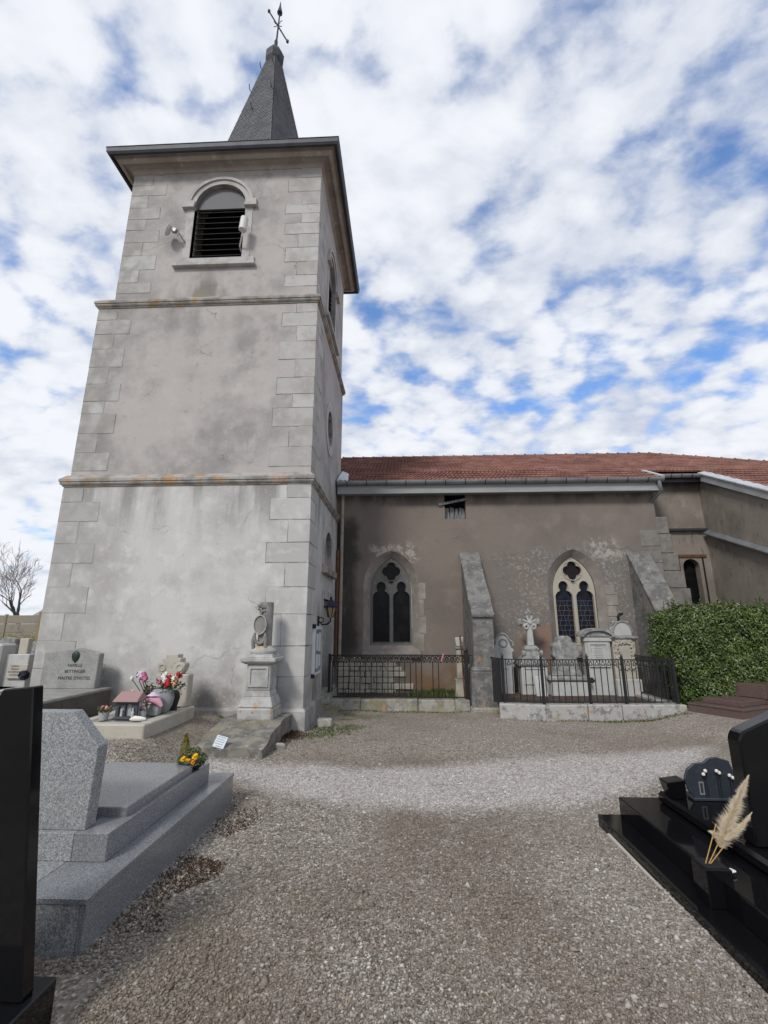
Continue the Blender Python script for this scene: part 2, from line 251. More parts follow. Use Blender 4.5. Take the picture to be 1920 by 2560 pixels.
Mx['white_paint'] = mk('white_paint', (.62, .63, .64), .5)
Mx['notice'] = mk('notice_glass', (.24, .27, .30), .12, spec=.5, layers=[dict(c=(.45, .48, .5), s=6, lo=.5, hi=.56, f=.7, t='cell')])
Mx['paper'] = mk('paper', (.55, .6, .62), .7)
Mx['blue_dark'] = mk('lantern_blue_black', (.015, .018, .04), .35)
Mx['amber'] = mk('lantern_glass', (.30, .22, .12), .3)

# ------------------------------------------------------------------ mesh helpers
class MB:
    def __init__(s): s.v = []; s.f = []
    def add(s, vs, fs):
        o = len(s.v); s.v += [tuple(p) for p in vs]; s.f += [tuple(i + o for i in f) for f in fs]; return s
    def box(s, x0, x1, y0, y1, z0, z1):
        return s.add([(x0, y0, z0), (x1, y0, z0), (x1, y1, z0), (x0, y1, z0), (x0, y0, z1), (x1, y0, z1), (x1, y1, z1), (x0, y1, z1)],
                     [(3, 2, 1, 0), (4, 5, 6, 7), (0, 1, 5, 4), (1, 2, 6, 5), (2, 3, 7, 6), (3, 0, 4, 7)])
    def hexa(s, b, t):                                   # 4 bottom points, 4 top points
        return s.add(list(b) + list(t), [(3, 2, 1, 0), (4, 5, 6, 7), (0, 1, 5, 4), (1, 2, 6, 5), (2, 3, 7, 6), (3, 0, 4, 7)])
    def obox(s, c, h, M=Matrix.Identity(3)):
        c = Vector(c); q = []
        for z in (-1, 1):
            for x, y in ((-1, -1), (1, -1), (1, 1), (-1, 1)): q.append(c + M @ Vector((x * h[0], y * h[1], z * h[2])))
        return s.hexa(q[:4], q[4:])
    def bar(s, a, b, wx, wy=None):                       # square bar from a to b
        a = Vector(a); b = Vector(b); wy = wy or wx
        d = (b - a); ln = d.length; q = d.normalized().to_track_quat('Z', 'Y').to_matrix()
        return s.obox((a + b) / 2, (wx / 2, wy / 2, ln / 2), q)
    def plate(s, outer, holes, fn, d0, d1):              # 2D outline with holes, extruded between depths
        loops = [outer] + list(holes); flat = [p for lp in loops for p in lp]; n = len(flat)
        tris = tessellate_polygon([[Vector((p[0], p[1], 0)) for p in lp] for lp in loops])
        vs = [fn(u, v, d0) for u, v in flat] + [fn(u, v, d1) for u, v in flat]
        fs = [tuple(t) for t in tris] + [tuple(i + n for i in reversed(t)) for t in tris]
        o = 0
        for lp in loops:
            m = len(lp)
            for i in range(m):
                j = (i + 1) % m; fs.append((o + i, o + j, o + j + n, o + i + n))
            o += m
        return s.add(vs, fs)
    def loft(s, loops, closed=True, caps=False):
        n = len(loops[0]); vs = [p for lp in loops for p in lp]; fs = []
        for k in range(len(loops) - 1):
            for i in range(n if closed else n - 1):
                j = (i + 1) % n; fs.append((k * n + i, k * n + j, (k + 1) * n + j, (k + 1) * n + i))
        if caps: fs.append(tuple(range(n))[::-1]); fs.append(tuple(range((len(loops) - 1) * n, len(loops) * n)))
        return s.add(vs, fs)
    def tube(s, pts, rad, n=8, caps=True):
        pts = [Vector(p) for p in pts]; rad = rad if isinstance(rad, (list, tuple)) else [rad] * len(pts)
        loops = []; up = Vector((.13, .21, .97))
        for i, p in enumerate(pts):
            d = (pts[min(i + 1, len(pts) - 1)] - pts[max(i - 1, 0)]).normalized()
            a = d.cross(up)
            if a.length < .05: a = d.cross(Vector((1, 0, 0)))
            a.normalize(); b = d.cross(a)
            loops.append([p + (a * math.cos(t) + b * math.sin(t)) * rad[i] for t in [2 * math.pi * k / n for k in range(n)]])
        return s.loft(loops, True, caps)
    def lathe(s, prof, c, n=20, sx=1., sy=1.):           # prof: (radius, z)
        loops = [[(c[0] + r * sx * math.cos(2 * math.pi * k / n), c[1] + r * sy * math.sin(2 * math.pi * k / n), c[2] + z) for k in range(n)] for r, z in prof]
        return s.loft(loops, True, True)
    def ring(s, x0, x1, y0, y1, prof):                   # mitred moulding round a rectangle, prof: (outward, z)
        loops = [[(x0 - o, y0 - o, z), (x1 + o, y0 - o, z), (x1 + o, y1 + o, z), (x0 - o, y1 + o, z)] for o, z in prof]
        return s.loft(loops, True, False)
    def rot(s, c, ang):
        c = Vector(c); m = Matrix.Rotation(ang, 3, 'Z'); s.v = [tuple(c + m @ (Vector(p) - c)) for p in s.v]; return s
    def jitter(s, a):
        s.v = [(x + random.uniform(-a, a), y + random.uniform(-a, a), z + random.uniform(-a, a)) for x, y, z in s.v]; return s

WORLD = {}
def mesh_from(name, mb, mat, bevel=0., smooth=False, org=None):
    v = np.array(mb.v); c = np.array([(v[:, 0].min() + v[:, 0].max()) / 2, (v[:, 1].min() + v[:, 1].max()) / 2, v[:, 2].min()]) if org is None else np.array(org)
    me = bpy.data.meshes.new(name); me.from_pydata((v - c).tolist(), [], mb.f)
    bm = bmesh.new(); bm.from_mesh(me)
    bmesh.ops.recalc_face_normals(bm, faces=bm.faces)
    if bevel:
        bmesh.ops.remove_doubles(bm, verts=bm.verts, dist=1e-5)
        es = [e for e in bm.edges if len(e.link_faces) == 2 and e.calc_face_angle(0) > .5]
        bmesh.ops.bevel(bm, geom=es, offset=bevel, segments=1, affect='EDGES', clamp_overlap=True)
    bm.to_mesh(me); bm.free()
    if smooth:
        me.polygons.foreach_set('use_smooth', [True] * len(me.polygons)); me.set_sharp_from_angle(angle=R(40))
    me.materials.append(mat if not isinstance(mat, str) else mats[mat])
    return me, Vector(c)
def rnd_attr(me, val=None, per=1):
    a = me.attributes.new('rnd', 'FLOAT', 'FACE'); n = len(me.polygons)
    x = np.full(n, val) if val is not None else np.repeat(RNG.random((n + per - 1) // per), per)[:n]
    a.data.foreach_set('value', x.astype(np.float32))
def link(name, me, loc, parent=None):
    o = bpy.data.objects.new(name, me); COL.objects.link(o)
    loc = Vector(loc); WORLD[o] = loc
    if parent is not None: o.parent = parent; o.location = loc - WORLD[parent]
    else: o.location = loc
    return o
def tag(o, label=None, cat=None, group=None, kind=None):
    if label: o['label'] = label
    if cat: o['category'] = cat
    if group: o['group'] = group
    if kind: o['kind'] = kind
    return o
def thing(name, loc, label, cat, group=None):
    o = bpy.data.objects.new(name, None); COL.objects.link(o); o.empty_display_size = .1
    o.location = loc; WORLD[o] = Vector(loc); return tag(o, label, cat, group)
def part(name, mb, mat, parent, bevel=0., smooth=False, label=None, kind=None, rnd=None):
    me, c = mesh_from(name, mb, mat, bevel, smooth); o = link(name, me, c, parent)
    if rnd is not None: rnd_attr(me, rnd)
    return tag(o, label, kind=kind)
def solo(name, mb, mat, label, cat, group=None, bevel=0., smooth=False):
    me, c = mesh_from(name, mb, mat, bevel, smooth); return tag(link(name, me, c), label, cat, group)
def struct(name, mb, mat, bevel=0.):
    me, c = mesh_from(name, mb, mat, bevel); return tag(link(name, me, c), kind='structure')
def fast(name, V, Fc, mat, parent=None, rnd=None, kind=None):
    """V (n,3) world, Fc (m,k) faces, numpy"""
    c = np.array([V[:, 0].mean(), V[:, 1].mean(), V[:, 2].min()]); me = bpy.data.meshes.new(name)
    m, k = Fc.shape
    me.vertices.add(len(V)); me.vertices.foreach_set('co', (V - c).astype(np.float32).ravel())
    me.loops.add(m * k); me.loops.foreach_set('vertex_index', Fc.astype(np.int32).ravel())
    me.polygons.add(m); me.polygons.foreach_set('loop_start', np.arange(0, m * k, k, dtype=np.int32)); me.polygons.foreach_set('loop_total', np.full(m, k, dtype=np.int32))
    me.update(calc_edges=True); me.validate()
    if rnd is not None:
        a = me.attributes.new('rnd', 'FLOAT', 'FACE'); a.data.foreach_set('value', rnd.astype(np.float32))
    me.materials.append(mats[mat]); o = link(name, me, c, parent)
    return tag(o, kind=kind)
FY = lambda y: (lambda u, v, d: (u, y + d, v))           # plate standing in x-z, depth along +y
FX = lambda x: (lambda u, v, d: (x - d, u, v))           # plate standing in y-z, outer face at x, depth along -x
def rect(x0, x1, z0, z1): return [(x0, z0), (x1, z0), (x1, z1), (x0, z1)]
def round_arch(c, a, z0, zs, n=16, h=None):
    h = h or a; return [(c - a, z0), (c + a, z0)] + [(c + a * math.cos(t), zs + h * math.sin(t)) for t in [math.pi * k / n for k in range(n + 1)]]
def gothic(c, a, z0, zs, zt, n=9):
    h = zt - zs; k = (h * h - a * a) / (2 * a); r = k + a; th = math.atan2(h, k)
    right = [(c - k + r * math.cos(th * i / n), zs + r * math.sin(th * i / n)) for i in range(n + 1)]
    left = [(2 * c - x, z) for x, z in reversed(right[:-1])]
    return [(c - a, z0), (c + a, z0)] + right + left
def trefoil(c, a, z0, zs):
    p = [(c - a, z0), (c + a, z0), (c + a, zs), (c + a * .92, zs + a * .22), (c + a * .72, zs + a * .48), (c + a * .42, zs + a * .62)]
    cz, r = zs + a * 1.14, a * .56
    p += [(c + r * math.cos(t), cz + r * 1.12 * math.sin(t)) for t in [R(-35) + R(250) * k / 14 for k in range(15)]]
    p += [(2 * c - x, z) for x, z in reversed(p[2:6])]; return p
def quatrefoil(c, cz, d, r):
    t = (d + math.sqrt(2 * r * r - d * d)) / 2; a0 = math.atan2(t, t - d); p = []
    for k in range(4):
        ph = k * math.pi / 2
        for i in range(9):
            a = -a0 + 2 * a0 * i / 8; x, y = d + r * math.cos(a), r * math.sin(a)
            if k == 3: x = d + r * math.cos(a) * (1.6 if abs(a) < .5 else 1.0)
            p.append((c + x * math.cos(ph) - y * math.sin(ph), cz + x * math.sin(ph) + y * math.cos(ph)))
    return p
def S(t): t = np.clip(t, 0, 1); return t * t * (3 - 2 * t)
def gz(x, y):                                            # ground height
    x = np.asarray(x, float); y = np.asarray(y, float)
    z = .30 * S((-x - 2.45) / 1.0) * S((y - 4.7) / 1.5) + .15 * S((x - 4.3) / .9) * S((y - 7.4) / 1.0)
    return z + .012 * np.sin(x * 2.1 + 1) * np.sin(y * 1.7) + .008 * np.sin(x * 5.3 + y * 3.1)

# ------------------------------------------------------------------ ground
def gravel_mat(name, peb):
    t = MT(name, (.13, .118, .103), .9)
    P = t.p; sp_ = t.n('ShaderNodeSeparateXYZ'); t.l(t.pos, sp_.inputs[0]); X, Y = sp_.outputs[0], sp_.outputs[1]
    nz = t.tex(dict(s=1.4, d=6, r=.65)); nz2 = t.tex(dict(s=.55, d=4, o=5.)); w_ = t.mth('MULTIPLY', t.mth('SUBTRACT', nz, .5), .55)
    x3 = t.mth('SUBTRACT', X, .3); near = t.mth('ADD', t.mth('MULTIPLY', t.mth('MULTIPLY', x3, x3), .15), 4.95)
    far = t.mth('ADD', t.mth('ADD', 6.3, t.mth('MULTIPLY', t.mth('MAXIMUM', t.mth('ADD', X, .3), 0.), .27)), t.mth('MULTIPLY', t.mth('MAXIMUM', t.mth('SUBTRACT', -.6, X), 0.), .14))
    yy = t.mth('ADD', Y, w_)
    band = t.mth('MULTIPLY', t.rng(t.mth('SUBTRACT', yy, near), -.2, .24), t.rng(t.mth('SUBTRACT', far, yy), -.22, .26))
    if peb:
        a = t.n('ShaderNodeAttribute'); a.attribute_name = 'rnd'; rn = a.outputs['Fac']
    else: rn = t.tex(dict(t='cell', s=62))
    def ramp(stops):
        r_ = t.n('ShaderNodeValToRGB'); e = r_.color_ramp.elements
        e[0].position, e[0].color = stops[0][0], (*stops[0][1], 1); e[1].position, e[1].color = stops[-1][0], (*stops[-1][1], 1)
        for p_, c_ in stops[1:-1]: q = e.new(p_); q.color = (*c_, 1)
        t.l(rn, r_.inputs[0]); return r_.outputs[0]
    dark = ramp([(0, (.10, .086, .070)), (.25, (.185, .163, .137)), (.5, (.25, .223, .192)), (.72, (.31, .265, .222)), (.9, (.40, .375, .335)), (1, (.60, .575, .53))])
    lite = ramp([(0, (.235, .212, .195)), (.4, (.365, .335, .315)), (.75, (.455, .42, .395)), (1, (.62, .59, .56))])
    mossy = t.mix(t.rng(nz2, .36, .66, 0, .6), dark, t.rgb((.135, .106, .074)))
    warm = t.rng(Y, 6.3, 7.3, 0., .6)
    mossy = t.mix(t.mth('MULTIPLY', warm, t.rng(nz, .3, .6)), mossy, t.mix(.4, dark, t.rgb((.27, .22, .175))))
    rt = t.mth('MULTIPLY', t.rng(X, .5, 1.6, 0., .55), t.rng(Y, 5.6, 4.8)); mossy = t.mix(rt, mossy, t.mix(.5, dark, t.rgb((.27, .235, .205))))
    green = t.mth('MULTIPLY', t.mth('MULTIPLY', t.rng(X, .3, -1.2), t.rng(Y, 7.3, 8.0)), t.rng(nz, .5, .62, 0, .75)); mossy = t.mix(green, mossy, t.rgb((.065, .075, .022)))
    t.l(t.mix(band, mossy, lite), P.inputs['Base Color'])
    if not peb:
        b = t.n('ShaderNodeBump'); b.inputs['Strength'].default_value = .9; b.inputs['Distance'].default_value = .012; t.l(t.tex(dict(t='vor', s=62)), b.inputs['Height'])
        b2 = t.n('ShaderNodeBump'); b2.inputs['Strength'].default_value = .4; b2.inputs['Distance'].default_value = .03; t.l(t.tex(dict(s=7, d=6)), b2.inputs['Height']); t.l(b.outputs[0], b2.inputs['Normal'])
        t.l(b2.outputs[0], P.inputs['Normal'])
    return t.m
mats['gravel'] = gravel_mat('gravel', False); mats['pebble'] = gravel_mat('pebble', True)
def axis(lo, hi, step, far):
    a = list(np.arange(lo, hi + 1e-6, step)); d = step; x = hi; up_ = []
    while x < far: d *= 1.5; x += d; up_.append(x)
    d = step; x = lo; dn = []
    while x > -far: d *= 1.5; x -= d; dn.append(x)
    return np.array(dn[::-1] + a + up_)
gx, gy = axis(-9, 9, .12, 500), axis(-2, 14, .12, 500)
GX, GY = np.meshgrid(gx, gy); V = np.stack([GX, GY, gz(GX, GY)], -1).reshape(-1, 3)
nx, ny = len(gx), len(gy); ii = (np.arange(ny - 1)[:, None] * nx + np.arange(nx - 1)[None]).ravel()
tag(fast('ground', V, np.stack([ii, ii + 1, ii + nx + 1, ii + nx], 1), 'gravel'), kind='structure')

# loose pebbles (one mass nobody could count)
def pebbles(n):
    pts = []
    while sum(map(len, pts)) < n:
        y = 1.25 + (RNG.random(60000) ** 1.7) * 6.6; x = RNG.uniform(-1, 1, 60000) * (y * .95 + .4)
        k = (x > -4.0) & (x < 4.2)
        k &= ~((x < -1.72) & (y > 2.85) & (y < 5.12)) & ~((x > 1.70) & (y < 5.0)) & ~((x < -1.5) & (y < 2.75))
        k &= ~((x < -2.1) & (x > -3.6) & (y > 6.95))
        k &= ~((x < -3.25) & (y > 6.2))
        pts.append(np.stack([x[k], y[k]], 1))
    p = np.concatenate(pts)[:n]; x, y = p[:, 0], p[:, 1]
    base = np.array([(1, 0, 0), (-1, 0, 0), (0, 1, 0), (0, -1, 0), (0, 0, 1), (0, 0, -1)], float)
    tri = np.array([(0, 2, 4), (2, 1, 4), (1, 3, 4), (3, 0, 4), (2, 0, 5), (1, 2, 5), (3, 1, 5), (0, 3, 5)])
    s = (.0052 + .0078 * RNG.random(n) ** 2.6 + .012 * (RNG.random(n) > .993))
    sc = np.stack([s * RNG.uniform(.8, 1.5, n), s * RNG.uniform(.7, 1.2, n), s * RNG.uniform(.5, .85, n)], 1)
    Vb = base[None] * sc[:, None] + (RNG.random((n, 6, 3)) - .5) * sc[:, None] * .55
    a = RNG.uniform(0, 6.28, n); c, q = np.cos(a)[:, None], np.sin(a)[:, None]
    Vx = Vb[..., 0] * c - Vb[..., 1] * q + x[:, None]; Vy = Vb[..., 0] * q + Vb[..., 1] * c + y[:, None]; Vz = Vb[..., 2] + (gz(x, y) + s * .25)[:, None]
    V = np.stack([Vx, Vy, Vz], -1).reshape(-1, 3); Fc = (tri[None] + (np.arange(n) * 6)[:, None, None]).reshape(-1, 3)
    o = fast('gravel', V, Fc, 'pebble', rnd=np.repeat(RNG.random(n), 8), kind='stuff')
    tag(o, 'loose small stones strewn over the churchyard paths', 'gravel')
pebbles(135000)

# ------------------------------------------------------------------ church tower
TXL, TXR, TY, TB = -6.6, -1.75, 8.38, 12.55
Z1, Z2, Z3 = 4.43, 8.45, 12.05
ST = [(TXL, TXR, TY, TB, -.3, Z1), (-6.53, -1.78, TY + .04, TB - .04, Z1, Z2), (-6.24, -1.82, TY + .09, TB - .09, Z2, Z3 + .1)]
tower = thing('church_tower', (-4.17, 10.4, 0), 'tall rendered church tower with pale corner stones and small slate spire', 'church tower')
WT = .55
def stage(i, mat, fhole, rholes):
    x0, x1, y0, y1, z0, z1 = ST[i]
    part('wall', MB().plate(rect(x0, x1, z0, z1), fhole, FY(y0), 0, WT), mat, tower)
    part('wall', MB().plate(rect(y0 + WT, y1, z0, z1), rholes, FX(x1), 0, WT), mat, tower)
    part('wall', MB().plate(rect(y0 + WT, y1, z0, z1), [], FX(x0 + WT), 0, WT), mat, tower)
    part('wall', MB().box(x0 + WT, x1 - WT, y1 - WT, y1, z0, z1), mat, tower)
# belfry window measured on the front face
YB = ST[2][2]
bl, br = PY(478, 625, YB).x, PY(600, 605, YB).x
bz0, bzs = PY(540, 645, YB).z, PY(545, 513, YB).z
bc, ba = (PY(488, 560, YB).x + PY(606, 560, YB).x) / 2, .5 * (PY(606, 560, YB).x - PY(488, 560, YB).x) * 1.08
bel_f = round_arch(bc, ba, bz0, bzs); bel_s = round_arch(10.42, .55, 9.15, 10.6)
ovl = [(10.42 + .36 * math.cos(t), 6.35 + .44 * math.sin(t)) for t in [2 * math.pi * k / 24 for k in range(24)]]
arch_s = round_arch(10.5, .52, 2.98, 3.3, h=.5); door_s = rect(10.05, 11.15, .35, 2.28)
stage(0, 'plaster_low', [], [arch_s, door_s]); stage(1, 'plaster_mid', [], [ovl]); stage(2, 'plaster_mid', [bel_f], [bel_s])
# plinth
x0, x1, y0, y1 = ST[0][:4]
part('plinth', MB().ring(x0, x1, y0, y1, [(.055, -.4), (.055, .30), (.02, .345), (-.05, .36)]), 'quoin', tower, rnd=.6)
# string courses
for i, z in ((0, Z1), (1, Z2)):
    x0, x1, y0, y1 = ST[i][:4]; q = [(-.2, z + .19), (-.02, z + .14), (.075, z + .04), (.075, z - .01), (.055, z - .02), (.062, z - .045), (.045, z - .07), (.025, z - .075), (.02, z - .10), (-.05, z - .11)]
    part('string_course', MB().ring(x0, x1, y0, y1, q), 'string', tower)
# cornice and gutter
x0, x1, y0, y1 = ST[2][:4]; zc = Z3 + .06
part('cornice', MB().ring(x0, x1, y0, y1, [(-.05, zc - .12), (0.016, zc - .11), (0.040, zc - .05), (0.072, zc + .0), (0.152, zc + .035), (0.188, zc + .03), (0.192, zc - .01), (0.216, zc - .02), (0.288, zc + .02), (0.312, zc + .08), (0.344, zc + .09), (0.344, zc + .16), (-.3, zc + .2)]), 'cornice', tower)
g = MB().ring(x0, x1, y0, y1, [(0.348, zc + .06), (0.376, zc + .03), (0.416, zc + .04), (0.444, zc + .09), (0.448, zc + .19), (0.460, zc + .20), (0.456, zc + .215), (0.436, zc + .205), (0.424, zc + .12), (0.348, zc + .1)])
part('gutter', g, 'zinc_dark', tower)
# spire: low skirt then a steep pyramid of slates
SC = Vector((-3.75, 10.2, 0)); SR = R(-22)
def sq(hw, z, rot=SR):
    m = Matrix.Rotation(rot, 3, 'Z'); return [tuple(SC + m @ Vector((a * hw, b * hw, 0)) + Vector((0, 0, z))) for a, b in ((-1, -1), (1, -1), (1, 1), (-1, 1))]
sp_ob = part('spire', MB().loft([[(x0 - .43, y0 - .43, zc + .17), (x1 + .43, y0 - .43, zc + .17), (x1 + .43, y1 + .43, zc + .17), (x0 - .43, y1 + .43, zc + .17)], sq(1.04, 12.8), sq(.14, 18.25)], True, True), 'slate', tower, rnd=.3)
V, Fc, rn = [], [], []
zA, zB, h0, h1 = 12.85, 18.15, 1.06, .165
nr = 64
for k in range(nr):
    za, zb = zA + (zB - zA) * k / nr, zA + (zB - zA) * (k + 1) / nr; ha, hb = h0 + (h1 - h0) * k / nr, h0 + (h1 - h0) * (k + 1) / nr
    m = max(2, int(2 * ha / .115)); off = (k % 2) * .5
    for f in range(4):
        rm = Matrix.Rotation(SR + f * math.pi / 2, 3, 'Z')
        for j in range(-1, m + 1):
            t0, t1 = (j + off) / m * 2 - 1, (j + off + 1) / m * 2 - 1; t0, t1 = max(-1, t0), min(1, t1)
            if t1 - t0 < .02: continue
            lift = .012 + random.uniform(0, .007); b = len(V); gp = .004 / ha
            for t, hh, z, l_ in ((t0 + gp, ha, za, lift), (t1 - gp, ha, za, lift), (t1 - gp, hb, zb, .004), (t0 + gp, hb, zb, .004)):
                V.append(SC + rm @ Vector((t * hh, -hh - l_, 0)) + Vector((0, 0, z)))
            V.append(SC + rm @ Vector(((t0 + gp) * ha, -ha, 0)) + Vector((0, 0, za))); V.append(SC + rm @ Vector(((t1 - gp) * ha, -ha, 0)) + Vector((0, 0, za)))
            r_ = random.random(); Fc += [(b, b + 1, b + 2, b + 3), (b + 4, b + 5, b + 1, b)]; rn += [r_, r_ * .3]
fast('slate_courses', np.array(V), np.array(Fc), 'slate', sp_ob, np.array(rn), 'stuff')
oc = lambda r_, z_: [tuple(SC + Vector((r_ * math.cos(SR + R(22.5 + 45 * k)), r_ * math.sin(SR + R(22.5 + 45 * k)), z_))) for k in range(8)]
cap = MB().loft([oc(.20, 18.0), oc(.27, 18.16), oc(.285, 18.4), oc(.20, 18.6), oc(.06, 18.64)], True, True)
part('spire_cap', cap, 'zinc_dark', sp_ob, bevel=.01)
for k, (hx, hz_) in enumerate(((-.24, 17.7), (.22, 17.6), (.45, 16.2), (-.1, 15.6), (-.5, 16.7))):
    hw_ = h0 + (h1 - h0) * (hz_ - zA) / (zB - zA); m = Matrix.Rotation(SR, 3, 'Z'); t = max(-hw_, min(hw_, hx)); q = SC + m @ Vector((t, -hw_ - .02, 0)) + Vector((0, 0, hz_))
    part('roof_hook', MB().tube([q, q + Vector((0, -.10, -.05)), q + Vector((0, -.14, .02)), q + Vector((0, -.13, .09))], .012, 5), 'iron', sp_ob)
# iron cross with vane
cross = thing('spire_cross', SC + Vector((0, 0, 18.63)), 'thin iron cross with weather vane on top of the spire', 'cross')
cb = SC + Vector((0, 0, 18.6)); ct = SC + Vector((.06, 0, 20.45)); tl = lambda t: cb.lerp(ct, t)
part('shaft', MB().tube([tl(0), tl(.3), tl(.6), tl(1)], [.035, .028, .024, .018], 6), 'iron', cross)
part('shaft_collar', MB().lathe([(.02, 0), (.05, .03), (.055, .34), (.03, .4)], tl(.05), 8), 'iron', cross)
mid = tl(.58); part('cross_bar', MB().tube([mid + Vector((-.26, -.12, .42)), mid, mid + Vector((.30, .12, -.5))], .024, 6), 'iron', cross)
for sgn in (-1, 1):
    e = mid + Vector((.28 * sgn, .12 * sgn, -.46 * sgn)); part('bar_finial', MB().lathe([(.01, -.06), (.045, -.02), (.045, .04), (.01, .09)], e, 6), 'iron', cross)
for a in (45, 135, 225, 315):
    part('scroll', MB().tube([mid + Vector((.16 * math.cos(R(a)) * k, -.05, .16 * math.sin(R(a)) * k)) + Vector((.03 * math.sin(k * 6), 0, .03 * math.cos(k * 6))) for k in (.3, .6, .9, 1.1)], .01, 5), 'iron', cross)
part('weather_vane', MB().lathe([(.01, -.02), (.085, .05), (.07, .14), (.03, .34), (.006, .56)], tl(.86), 7), 'iron', cross)
# quoin stones; boundaries read off the photograph on the corner
def zrow(v, u, y): return PY(u, v, y).z
def quoins(side, st, rows):
    x0, x1, y0, y1 = ST[st][:4]; pr = .005; n = 0; jm = MB()
    for (va, vb, wd, sd_) in rows:
        u = 790 if side > 0 else 200
        za, zb = zrow(vb, u, y0) + .004, zrow(va, u, y0) - .004
        m = MB(); f_ = random.uniform(0, .003); e = .009
        if side > 0: m.box(x1 - wd, x1 + pr, y0 - pr - f_, y0 + sd_, za, zb); jm.box(x1 - wd - e, x1 + .0015, y0 - .0018 - .0002 * (len(jm.v) % 3), y0 + sd_ + e, za - e, zb + e)
        else: m.box(x0 - pr, x0 + wd, y0 - pr - f_, y0 + sd_, za, zb); jm.box(x0 - .0015, x0 + wd + e, y0 - .0018 - .0002 * (len(jm.v) % 3), y0 + sd_ + e, za - e, zb + e)
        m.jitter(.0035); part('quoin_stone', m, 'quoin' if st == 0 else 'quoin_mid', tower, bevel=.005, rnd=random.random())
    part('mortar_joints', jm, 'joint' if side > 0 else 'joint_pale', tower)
LG, SH = lambda: random.uniform(.70, .82), lambda: random.uniform(.40, .46)
def alt(ys, first_long):
    rows = []; lg = first_long
    for a, b in zip(ys[:-1], ys[1:]): rows.append((a, b, LG() if lg else SH(), SH() if lg else LG())); lg = not lg
    return rows
quoins(1, 0, alt([1208, 1244, 1298, 1355, 1406, 1467, 1535, 1615, 1693, 1772], False))
quoins(1, 1, alt([757, 780, 814, 852, 897, 942, 984, 1018, 1065, 1116, 1165], False))
quoins(1, 2, alt([397, 414, 443, 478, 510, 532, 556, 584, 617, 653, 686, 714], True))
quoins(-1, 0, alt([1222, 1256, 1304, 1360, 1408, 1468, 1533, 1603, 1672, 1745], False))
quoins(-1, 1, alt([783, 803, 838, 875, 920, 962, 1005, 1036, 1085, 1133, 1178], False))
quoins(-1, 2, alt([432, 448, 472, 497, 527, 555, 582, 612, 645, 680, 712, 738], True))
# belfry windows
def belfry(fn, pt, c, a, z0, zs, big):
    w_ = thing_none = None
    sur = MB().plate(round_arch(c, a + .17, z0 - .02, zs), [round_arch(c, a, z0 - .005, zs)], fn, -.012, .12)
    so_ = part('window_surround', sur, 'surround', tower)
    hood = MB().plate([(c + (a + .18) * math.cos(t), zs + (a + .18) * math.sin(t)) for t in [math.pi * k / 20 for k in range(21)]] + [(c + (a + .11) * math.cos(t), zs + (a + .11) * math.sin(t)) for t in [math.pi * (20 - k) / 20 for k in range(21)]], [], fn, -.045, .0)
    part('hood_mould', hood, 'surround', so_)
    for s_ in (-1, 1):
        m = MB().plate(rect(min(c + s_ * (a - .01), c + s_ * (a + .27)), max(c + s_ * (a - .01), c + s_ * (a + .27)), zs - .10, zs - .03), [], fn, -.09, .05); m.plate(rect(min(c + s_ * (a + .0), c + s_ * (a + .25)), max(c + s_ * (a + .0), c + s_ * (a + .25)), zs - .03, zs + .10), [], fn, -.06, .05)
        part('impost', m, 'surround', so_)
    m = MB().plate(rect(c - a - .30, c + a + .30, z0 - .17, z0 - .02), [], fn, -.05, .1); m.plate(rect(c - a - .33, c + a + .33, z0 - .25, z0 - .17), [], fn, -.1, .1)
    part('sill', m, 'surround', so_, bevel=.01)
    part('tympanum', MB().plate([(c - a + .01, zs + .0), (c + a - .01, zs + .0)] + [(c + (a - .01) * math.cos(t), zs + (a - .01) * math.sin(t)) for t in [math.pi * k / 16 for k in range(17)]], [], fn, .10, .14), 'panel', so_)
    n = 10
    for k in range(n):
        z = z0 + .06 + (zs - .05 - z0 - .06) * k / (n - 1)
        m = MB(); q = [fn(c - a + .012, z - .05, .10), fn(c + a - .012, z - .05, .10), fn(c + a - .012, z + .10, .28), fn(c - a + .012, z + .10, .28)]
        t_ = [(p[0], p[1], p[2] + .014) for p in q]; m.hexa(q, t_); part('louvre', m, 'louvre', so_)
    part('dark_back', MB().plate(round_arch(c, a + .1, z0 - .05, zs), [], fn, .5, .52), 'dark', so_)
belfry(FY(YB), None, bc, ba, bz0, bzs, True)
belfry(FX(ST[2][1]), None, 10.42, .55, 9.15, 10.6, False)
# oval window, arched window and door on the side face
xr = ST[1][1]; ring_o = [(10.42 + .56 * math.cos(t), 6.35 + .68 * math.sin(t)) for t in [2 * math.pi * k / 24 for k in range(24)]]
ov = part('oval_surround', MB().plate(ring_o, [ovl], FX(xr), -.02, .1), 'surround', tower)
part('pane', MB().plate(ovl, [], FX(xr), .25, .27), 'glass_dark', ov)
xr = ST[0][1]
ar = part('arch_surround', MB().plate(round_arch(10.5, .70, 2.98, 3.3, h=.66), [round_arch(10.5, .52, 2.981, 3.3, h=.5)], FX(xr), -.025, .1), 'surround', tower)
part('pane', MB().plate(arch_s, [], FX(xr), .22, .24), 'panel', ar)
part('sill', MB().plate(rect(9.75, 11.25, 2.80, 2.95), [], FX(xr), -.11, .2), 'string', ar, bevel=.01)
dr = part('door_surround', MB().plate(rect(9.86, 11.34, .35, 2.45), [rect(10.05, 11.15, .351, 2.28)], FX(xr), -.02, .1), 'surround', tower)
part('door', MB().plate(rect(10.05, 11.15, .35, 2.28), [], FX(xr), .34, .4), 'wood_door', dr)
part('door_step', MB().box(-1.75, -1.38, 9.95, 11.25, -.1, .16).box(-1.75, -1.55, 9.95, 11.25, .16, .34), 'kerb', tower, bevel=.015)
